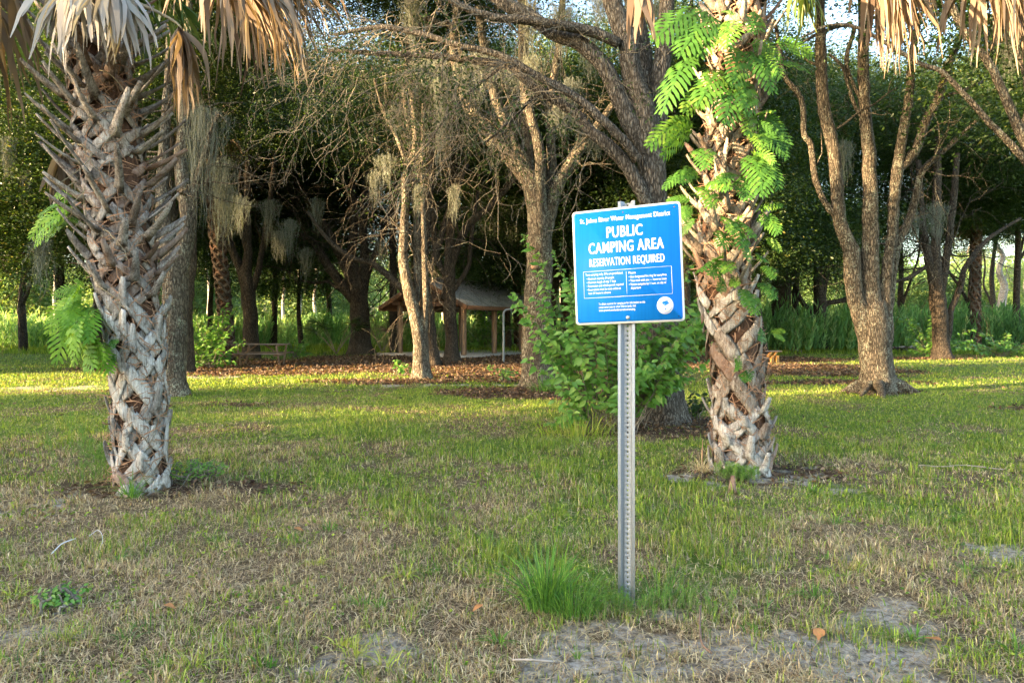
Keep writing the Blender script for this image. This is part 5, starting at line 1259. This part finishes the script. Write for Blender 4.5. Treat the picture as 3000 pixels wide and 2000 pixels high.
# brush heap and stones by the far trees
p0 = ground_at(2640, 1033); t = thing('brush_heap', 'low heap of dead palm boots and sticks at the edge of the weeds', 'brush heap', p0); rg = RNG(8)
for k in range(22):
    a = rg.uniform(0, 3.14); c = p0+np.array([rg.normal()*.35, rg.normal()*.25, .08+rg.random()*.22]); d_ = np.array([math.cos(a), math.sin(a)*.5, rg.normal()*.15])*rg.uniform(.2, .45)
    mb = MB(); tube(mb, [c-d_, c+rg.normal(size=3)*.03, c+d_], [.03, .045, .012], 6, .1); part('dead_stick', mb, M_stick if k % 2 else M_bark_d, t)
def rock(px, py, r, col, lb, name='stone'):
    p = ground_at(px, py); rg = RNG(int(px)); n = 60; u = unit(rg.normal(size=(200, 3)))
    th, ph = np.meshgrid(np.linspace(0, 2*np.pi, 10, endpoint=False), np.linspace(.15, 2.9, 7)); V = np.stack([np.sin(ph)*np.cos(th), np.sin(ph)*np.sin(th), np.cos(ph)], -1).reshape(-1, 3)
    V = V*(1+.18*np.sin(V[:, :1]*5+px)+.12*np.sin(V[:, 1:2]*7+V[:, 2:3]*4))*np.array([1.4, 1, .65])*r
    i0 = np.arange(6)[:, None]*10; j = np.arange(10)[None]; F = np.stack([i0+j, i0+(j+1) % 10, i0+10+(j+1) % 10, i0+10+j], -1).reshape(-1, 4)
    F2 = [np.arange(10)[::-1], 60+np.arange(10)]
    me = make_mesh(name, V, [F, np.array(F2)], col, None, True); o = link(name, me, None, p+np.array([0, 0, r*.35])); tag(o, lb, 'stone', 'stones by the broad dark oak')
rock(2312, 1031, .14, M_knot, 'reddish stone at the foot of the broad dark oak'); rock(2330, 1029, .15, M_conc, 'pale grey stone beside the thin dark oak'); rock(2350, 1031, .12, M_stick, 'small dull stone right of the pale one')

# ------------------------------------------------------------------ the sign
phi = math.radians(23); tl = math.radians(2.2)
ex = np.array([math.cos(phi), -math.sin(phi), 0]); nz = np.array([-math.sin(phi), -math.cos(phi), 0]); up = np.array([0, 0, 1.])
pd = 3.57; pbase = np.array([(1835-1500)/2000*pd, pd, 0.])
sign = thing('information_sign', 'blue and white public camping area sign on a perforated steel post', 'sign', pbase)
Mpost = np.stack([ex, -nz, up], 1)              # local x along the sign, y away from the viewer
# post: hat section with a row of holes
prof = [(-.045,0),(-.030,0),(-.017,.028),(-.0165,.028),(.0165,.028),(.017,.028),(.030,0),(.045,0)]; th_ = .0035; Hp = 2.105
mb = MB()
for k, ((xa, ya), (xb, yb)) in enumerate(zip(prof[:-1], prof[1:])):
    if abs(xa+.0165) < 1e-6: continue
    V = []
    for z in (-.3, Hp):
        for (x_, y_) in ((xa, ya), (xb, yb)): V += [(x_, y_, z), (x_, y_+th_, z)]
    V = np.array(V) @ Mpost.T+pbase; mb.add(V, np.array([[0,2,6,4],[1,5,7,3],[4,6,7,5],[0,1,3,2]]))
    if k == 0: mb.add(V[[0,1,4,5]], np.array([[0,2,3,1]]))
    if k == 6: mb.add(V[[2,3,6,7]], np.array([[0,1,3,2]]))
hx = .0165; pitch = .0254; z = -.3+.01; nh = 12; rh = .0048
while z < Hp-.012:
    z1 = min(z+pitch, Hp); zc = (z+z1)/2; V = []
    if z1-z < .02: break
    angs = np.linspace(0, 2*np.pi, nh, endpoint=False)+np.pi/nh
    ring = [(rh*math.cos(a), zc+rh*math.sin(a)) for a in angs]; outr = []
    for a in angs:
        c_, s_ = math.cos(a), math.sin(a); q_ = min(hx/max(abs(c_), 1e-6), (z1-z)/2/max(abs(s_), 1e-6)); outr.append((q_*c_, zc+q_*s_))
    for yy in (.028, .028+th_): V += [(x_, yy, z_) for x_, z_ in ring]+[(x_, yy, z_) for x_, z_ in outr]
    V = np.array(V) @ Mpost.T+pbase; F = []; T = []
    for i in range(nh):
        j = (i+1) % nh; F += [[i, nh+i, nh+j, j], [2*nh+i, 2*nh+j, 3*nh+j, 3*nh+i], [i, j, 2*nh+j, 2*nh+i]]
    mb.add(V, np.array(F))
    # corner fill
    for sx in (-1, 1):
        for sz in (0, 1):
            zc_ = z1 if sz else z; a2 = [i for i in range(nh) if outr[i][0]*sx > 0 and (outr[i][1] > zc) == bool(sz)]
            e1 = [i for i in a2 if abs(abs(outr[i][0])-hx) < 1e-6]; e2 = [i for i in a2 if abs(outr[i][1]-zc_) < 1e-6]
            if e1 and e2:
                pa = max(e1, key=lambda i: abs(outr[i][1]-zc)); pb_ = max(e2, key=lambda i: abs(outr[i][0]))
                V2 = np.array([(outr[pa][0], .028, outr[pa][1]), (sx*hx, .028, zc_), (outr[pb_][0], .028, outr[pb_][1])]) @ Mpost.T+pbase
                mb.add(V2, np.array([[0,1,2]]))
    z += pitch
part('post', mb, M_galv, sign, label='galvanised U-shaped steel post with a column of round holes')
# panel
SW = .608; ct, st_ = math.cos(tl), math.sin(tl)
exs = ex*ct+up*st_; ups = up*ct-ex*st_
cen = pbase+nz*.006+up*(CAM_H+.309)+ex*.004
Msg = np.stack([exs, ups, nz], 1)               # x right, y up, z towards the viewer
def sg_pts(P2, z): P2 = np.asarray(P2, float)*np.array([.945, 1.]); return np.column_stack([P2, np.full(len(P2), z)]) @ Msg.T+cen
def rrect(w, h, r, n=7):
    P = []
    for cx, cy, a0 in ((w/2-r, h/2-r, 0), (-w/2+r, h/2-r, 90), (-w/2+r, -h/2+r, 180), (w/2-r, -h/2+r, 270)):
        for k in range(n): a = math.radians(a0+90*k/(n-1)); P.append((cx+r*math.cos(a), cy+r*math.sin(a)))
    return P
def plate(P, z0, z1, a=None):
    n = len(P); V = np.vstack([sg_pts(P, z0), sg_pts(P, z1)]); mb = MB(); i = np.arange(n); j = (i+1) % n
    mb.add(V, [np.stack([i, j, j+n, i+n], 1), np.array([list(range(n, 2*n))]), np.array([list(range(n))[::-1]])]); return mb
panel = part('panel', plate(rrect(SW, SW, .020), 0, .003), M_white, sign, label='square panel with rounded corners and a white border')
face_o = part('blue_face', plate(rrect(SW-.021, SW-.021, .014), .0031, .0034), M_blue, panel)
def uv(u, v): return ((u-.5)*SW, (.5-v)*SW)
def text(body, u, v, cap, width, align='CENTER', bold=.0, name='lettering', mat=M_text, rot=0, z=.0038, dx=0, sp=1.0):
    cu = bpy.data.curves.new('t', 'FONT'); cu.body = body; cu.size = 1; cu.offset = bold; cu.resolution_u = 3; cu.align_x = 'LEFT'; cu.space_character = sp
    o = bpy.data.objects.new('t', cu); COL.objects.link(o); dg = bpy.context.evaluated_depsgraph_get(); me = bpy.data.meshes.new_from_object(o.evaluated_get(dg))
    bpy.data.objects.remove(o); n = len(me.vertices); co = np.empty(n*3, np.float32); me.vertices.foreach_get('co', co); co = co.reshape(-1, 3)
    x0, x1 = co[:, 0].min(), co[:, 0].max(); sy = cap*SW/.70; sx = width*SW/(x1-x0) if width else sy*.72
    X_ = (co[:, 0]-x0)*sx; 
    if align == 'CENTER': X_ -= (x1-x0)*sx/2
    Y_ = (co[:, 1]-.35)*sy; cx, cy = uv(u, v); c_, s_ = math.cos(rot), math.sin(rot)
    P2 = np.stack([cx+X_*c_-Y_*s_, cy+X_*s_+Y_*c_], 1); W3 = sg_pts(P2, z)-ploc(panel)
    me.vertices.foreach_set('co', W3.astype(np.float32).ravel()); me.name = name; me.materials.clear(); me.materials.append(mat); me.update()
    if dx:
        import bmesh
        bm = bmesh.new(); bm.from_mesh(me); nv = Vector([float(q_) for q_ in nz]); xv = Vector([float(q_) for q_ in exs])
        src = list(bm.verts)+list(bm.edges)+list(bm.faces)
        for k_, s_k in enumerate((-1, 1)):
            r_ = bmesh.ops.duplicate(bm, geom=src); vs = [g_ for g_ in r_['geom'] if isinstance(g_, bmesh.types.BMVert)]
            bmesh.ops.translate(bm, verts=vs, vec=xv*(s_k*dx)+nv*(.00006*(k_+1)))
        bm.to_mesh(me); bm.free()
    return link(name, me, panel)
text('St. Johns River Water Management District', .49, .088, .041, .83, bold=.008, dx=.0004, sp=1.08)
text('PUBLIC', .49, .205, .094, .33, bold=.010, dx=.0012, sp=1.12)
text('CAMPING AREA', .495, .334, .094, .69, bold=.010, dx=.0012, sp=1.12)
text('RESERVATION REQUIRED', .497, .459, .068, .69, bold=.008, dx=.0006, sp=1.10)
def bar(u0, v0, u1, v1, t_=.0022):
    (xa, ya), (xb, yb) = uv(u0, v0), uv(u1, v1); x0, x1 = min(xa, xb)-t_/2, max(xa, xb)+t_/2; y0, y1 = min(ya, yb)-t_/2, max(ya, yb)+t_/2
    part('rule', plate([(x0, y0), (x1, y0), (x1, y1), (x0, y1)], .0036, .0038), M_text, panel)
bar(.09, .535, .90, .535); bar(.09, .766, .90, .766); bar(.09, .539, .09, .762); bar(.90, .539, .90, .762); bar(.493, .555, .493, .745)
for v_, s_, u0, w_ in ((.562,'Tent camping only. RVs are prohibited.',.108,.355),(.597,'• Maximum capacity: 24 people',.118,.26),(.629,'• Maximum length of stay: 7 days',.118,.275),(.661,'• Reservation and vehicle permit required',.118,.345),(.693,'• Reservations must be made online at',.118,.32),(.724,'least 24 hours in advance',.132,.21),
                   (.567,'Please',.515,.065),(.602,'• Use designated fire ring for campfires',.515,.34),(.635,'• Take trash with you — leave no trace',.515,.338),(.667,'• Vacate campsite by 11 a.m. on day of',.515,.335),(.698,'departure',.532,.09)):
    text(s_, u0, v_, .020, w_, 'LEFT', bold=.012, sp=1.04)
for v_, s_, w_ in ((.822,'To obtain a permit for camping or for information on this',.43),(.850,'conservation area or other District lands, visit',.345),(.878,'www.sjrwmd.com/lands/recreation/camping.',.34)):
    text(s_, .225, v_, .019, w_, 'LEFT', bold=.012, sp=1.04)
cx, cy = uv(.832, .862); rr_ = .073*SW
circ = lambda r, n=32, x=cx, y=cy, sx=1, sy=1: [(x+r*sx*math.cos(2*math.pi*k/n), y+r*sy*math.sin(2*math.pi*k/n)) for k in range(n)]
part('emblem_disc', plate(circ(rr_), .0035, .0037), M_text, panel)
mb = plate([(cx-.0035,cy-.022),(cx+.0075,cy-.022),(cx+.0045,cy-.012),(cx+.004,cy+.004),(cx+.0015,cy+.004),(cx+.001,cy-.012)], .0038, .0041)
for x_, y_, r, sx, sy in ((-.004,.017,.010,1.3,.55),(.006,.020,.009,1.2,.6),(-.010,.011,.006,1.4,.6),(.010,.010,.009,1.4,.5),(.0,.004,.008,1.5,.45),(.014,.013,.005,1.2,.6)):
    m2 = plate(circ(r, 14, cx+x_, cy+y_, sx, sy), .0038, .0041+.00003*int(100*abs(x_)))
    for V_, in zip(m2.V): mb.add(V_, [f_ for fs in m2.F.values() for f_ in fs])
part('emblem_tree', mb, M_blue, panel)
for wd, a0, a1, rad_ in (('ST. JOHNS RIVER', 155, 25, .84), ('WATER MANAGEMENT DISTRICT', 200, 340, .84)):
    for k, ch in enumerate(wd):
        if ch == ' ': continue
        a = math.radians(a0+(a1-a0)*k/(len(wd)-1)); px_ = cx+rr_*rad_*math.cos(a); py_ = cy+rr_*rad_*math.sin(a)
        text(ch, px_/SW+.5, .5-py_/SW, .009, 0, bold=.01, mat=M_blue, rot=(a-math.pi/2) if a0 < 180 else (a+math.pi/2), z=.0040)
def disc(u, v, r, h, mat, name):
    x_, y_ = uv(u, v); mb = MB(); P = [sg_pts([(x_, y_)], .0034)[0], sg_pts([(x_, y_)], .0034+h*.6)[0], sg_pts([(x_, y_)], .0034+h)[0]]
    tube(mb, P, [r, r*.9, r*.45], 14); part(name, mb, mat, sign, smooth=True)
disc(.493, .950, .0112, .008, M_bolt, 'bolt'); disc(.483, .045, .0042, .003, M_rust, 'screw'); disc(.945, .045, .0042, .003, M_rust, 'screw')
for u, v in ((.038,.045),(.037,.955),(.948,.957)): disc(u, v, .0026, .0006, M_hole, 'screw_hole')

# ------------------------------------------------------------------ small things lying on the ground
def strip_thing(name, label, pts, r, mat, cat, sides=5, flat=False):
    P = [np.append(ground_at(a, b_)[:2], .02+z) for a, b_, z in pts]; P, rr = spline(P, [r]*len(P), 4); mb = MB(); tube(mb, P, rr, sides, .1); o = link(name, mb.mesh(name, mat, None, True, off=P[0]), None, P[0]); tag(o, label, cat)
strip_thing('plastic_strap', 'crumpled pale plastic strap lying in the grass at lower left', [(152,1630,0),(178,1608,.01),(200,1598,.012),(222,1590,.01)], .0038, M_plastic, 'strap')
strip_thing('white_string', 'thin white looped string in the grass right of the plastic strap', [(262,1582,.01),(285,1574,.03),(298,1585,.03),(300,1600,.01),(296,1606,0)], .0017, M_plastic, 'string')
strip_thing('fallen_twig', 'forked pale twig lying on the grass far right', [(2690,1370,.01),(2760,1378,.02),(2830,1374,.02),(2950,1382,.0)], .006, M_stick, 'twig')
strip_thing('brown_root', 'curved brown root lying on sand right of the sign', [(2052,1815,.05),(2050,1860,.02),(2058,1905,.01),(2085,1925,0)], .006, M_bench_d, 'root')
strip_thing('stick', 'grey stick lying flat on the bare sand below the sign', [(1500,1945,0),(1550,1952,.01),(1620,1950,0)], .005, M_stick, 'stick')
p = ground_at(2150, 1448); mb = MB(); tube(mb, [p+np.array([-.01,0,0]), p+np.array([0,.03,.08]), p+np.array([.01,.05,.15])], [.045,.03,.018], 8, .1)
tag(link('palm_stub', mb.mesh('palm_stub', M_boot_r, None, True, off=p), None, p), 'pale cut palm stub standing in the dirt before the right palm', 'palm stub')
rg = RNG(44); me_l = []
for k, (px, py) in enumerate(((1740,1310),(1765,1325),(1500,1390),(480,1790),(2330,1320),(2480,1210),(1780,1480),(2760,1900),(2400,1860),(1415,1790),(860,1560),(2200,1170))):
    p = ground_at(px, py)+np.array([0, 0, .035]); mb = MB(); V, F = OV[k % 3]; s = .07+.015*(k % 3); a = rg.uniform(0, 6.28)
    mb.add((V*np.array([1, 1.1, .8])*s) @ rotz(a).T, F); o = link('fallen_leaf', mb.mesh('fallen_leaf', M_litleaf if k else simple('fallen_leaf', (.38,.17,.06), .7, nscale=9, namt=.4)), None, p)
    if not k: M_litleaf = o.data.materials[0]
    tag(o, 'orange-brown fallen leaf lying on the grass', 'fallen leaf', 'orange fallen leaves on the grass')
# leaning dead flower stalk beside the right palm
p = ground_at(2057, 1372); mb = MB(); tube(mb, [p, p+np.array([0, 0, .15]), p+np.array([.005, 0, .29])], [.009, .008, .002], 6); tag(link('dry_stalk', mb.mesh('dry_stalk', M_knot, None, True, off=p), None, p), 'upright brown dry stalk beside the tan grass at the right palm', 'stalk')

label_slots()
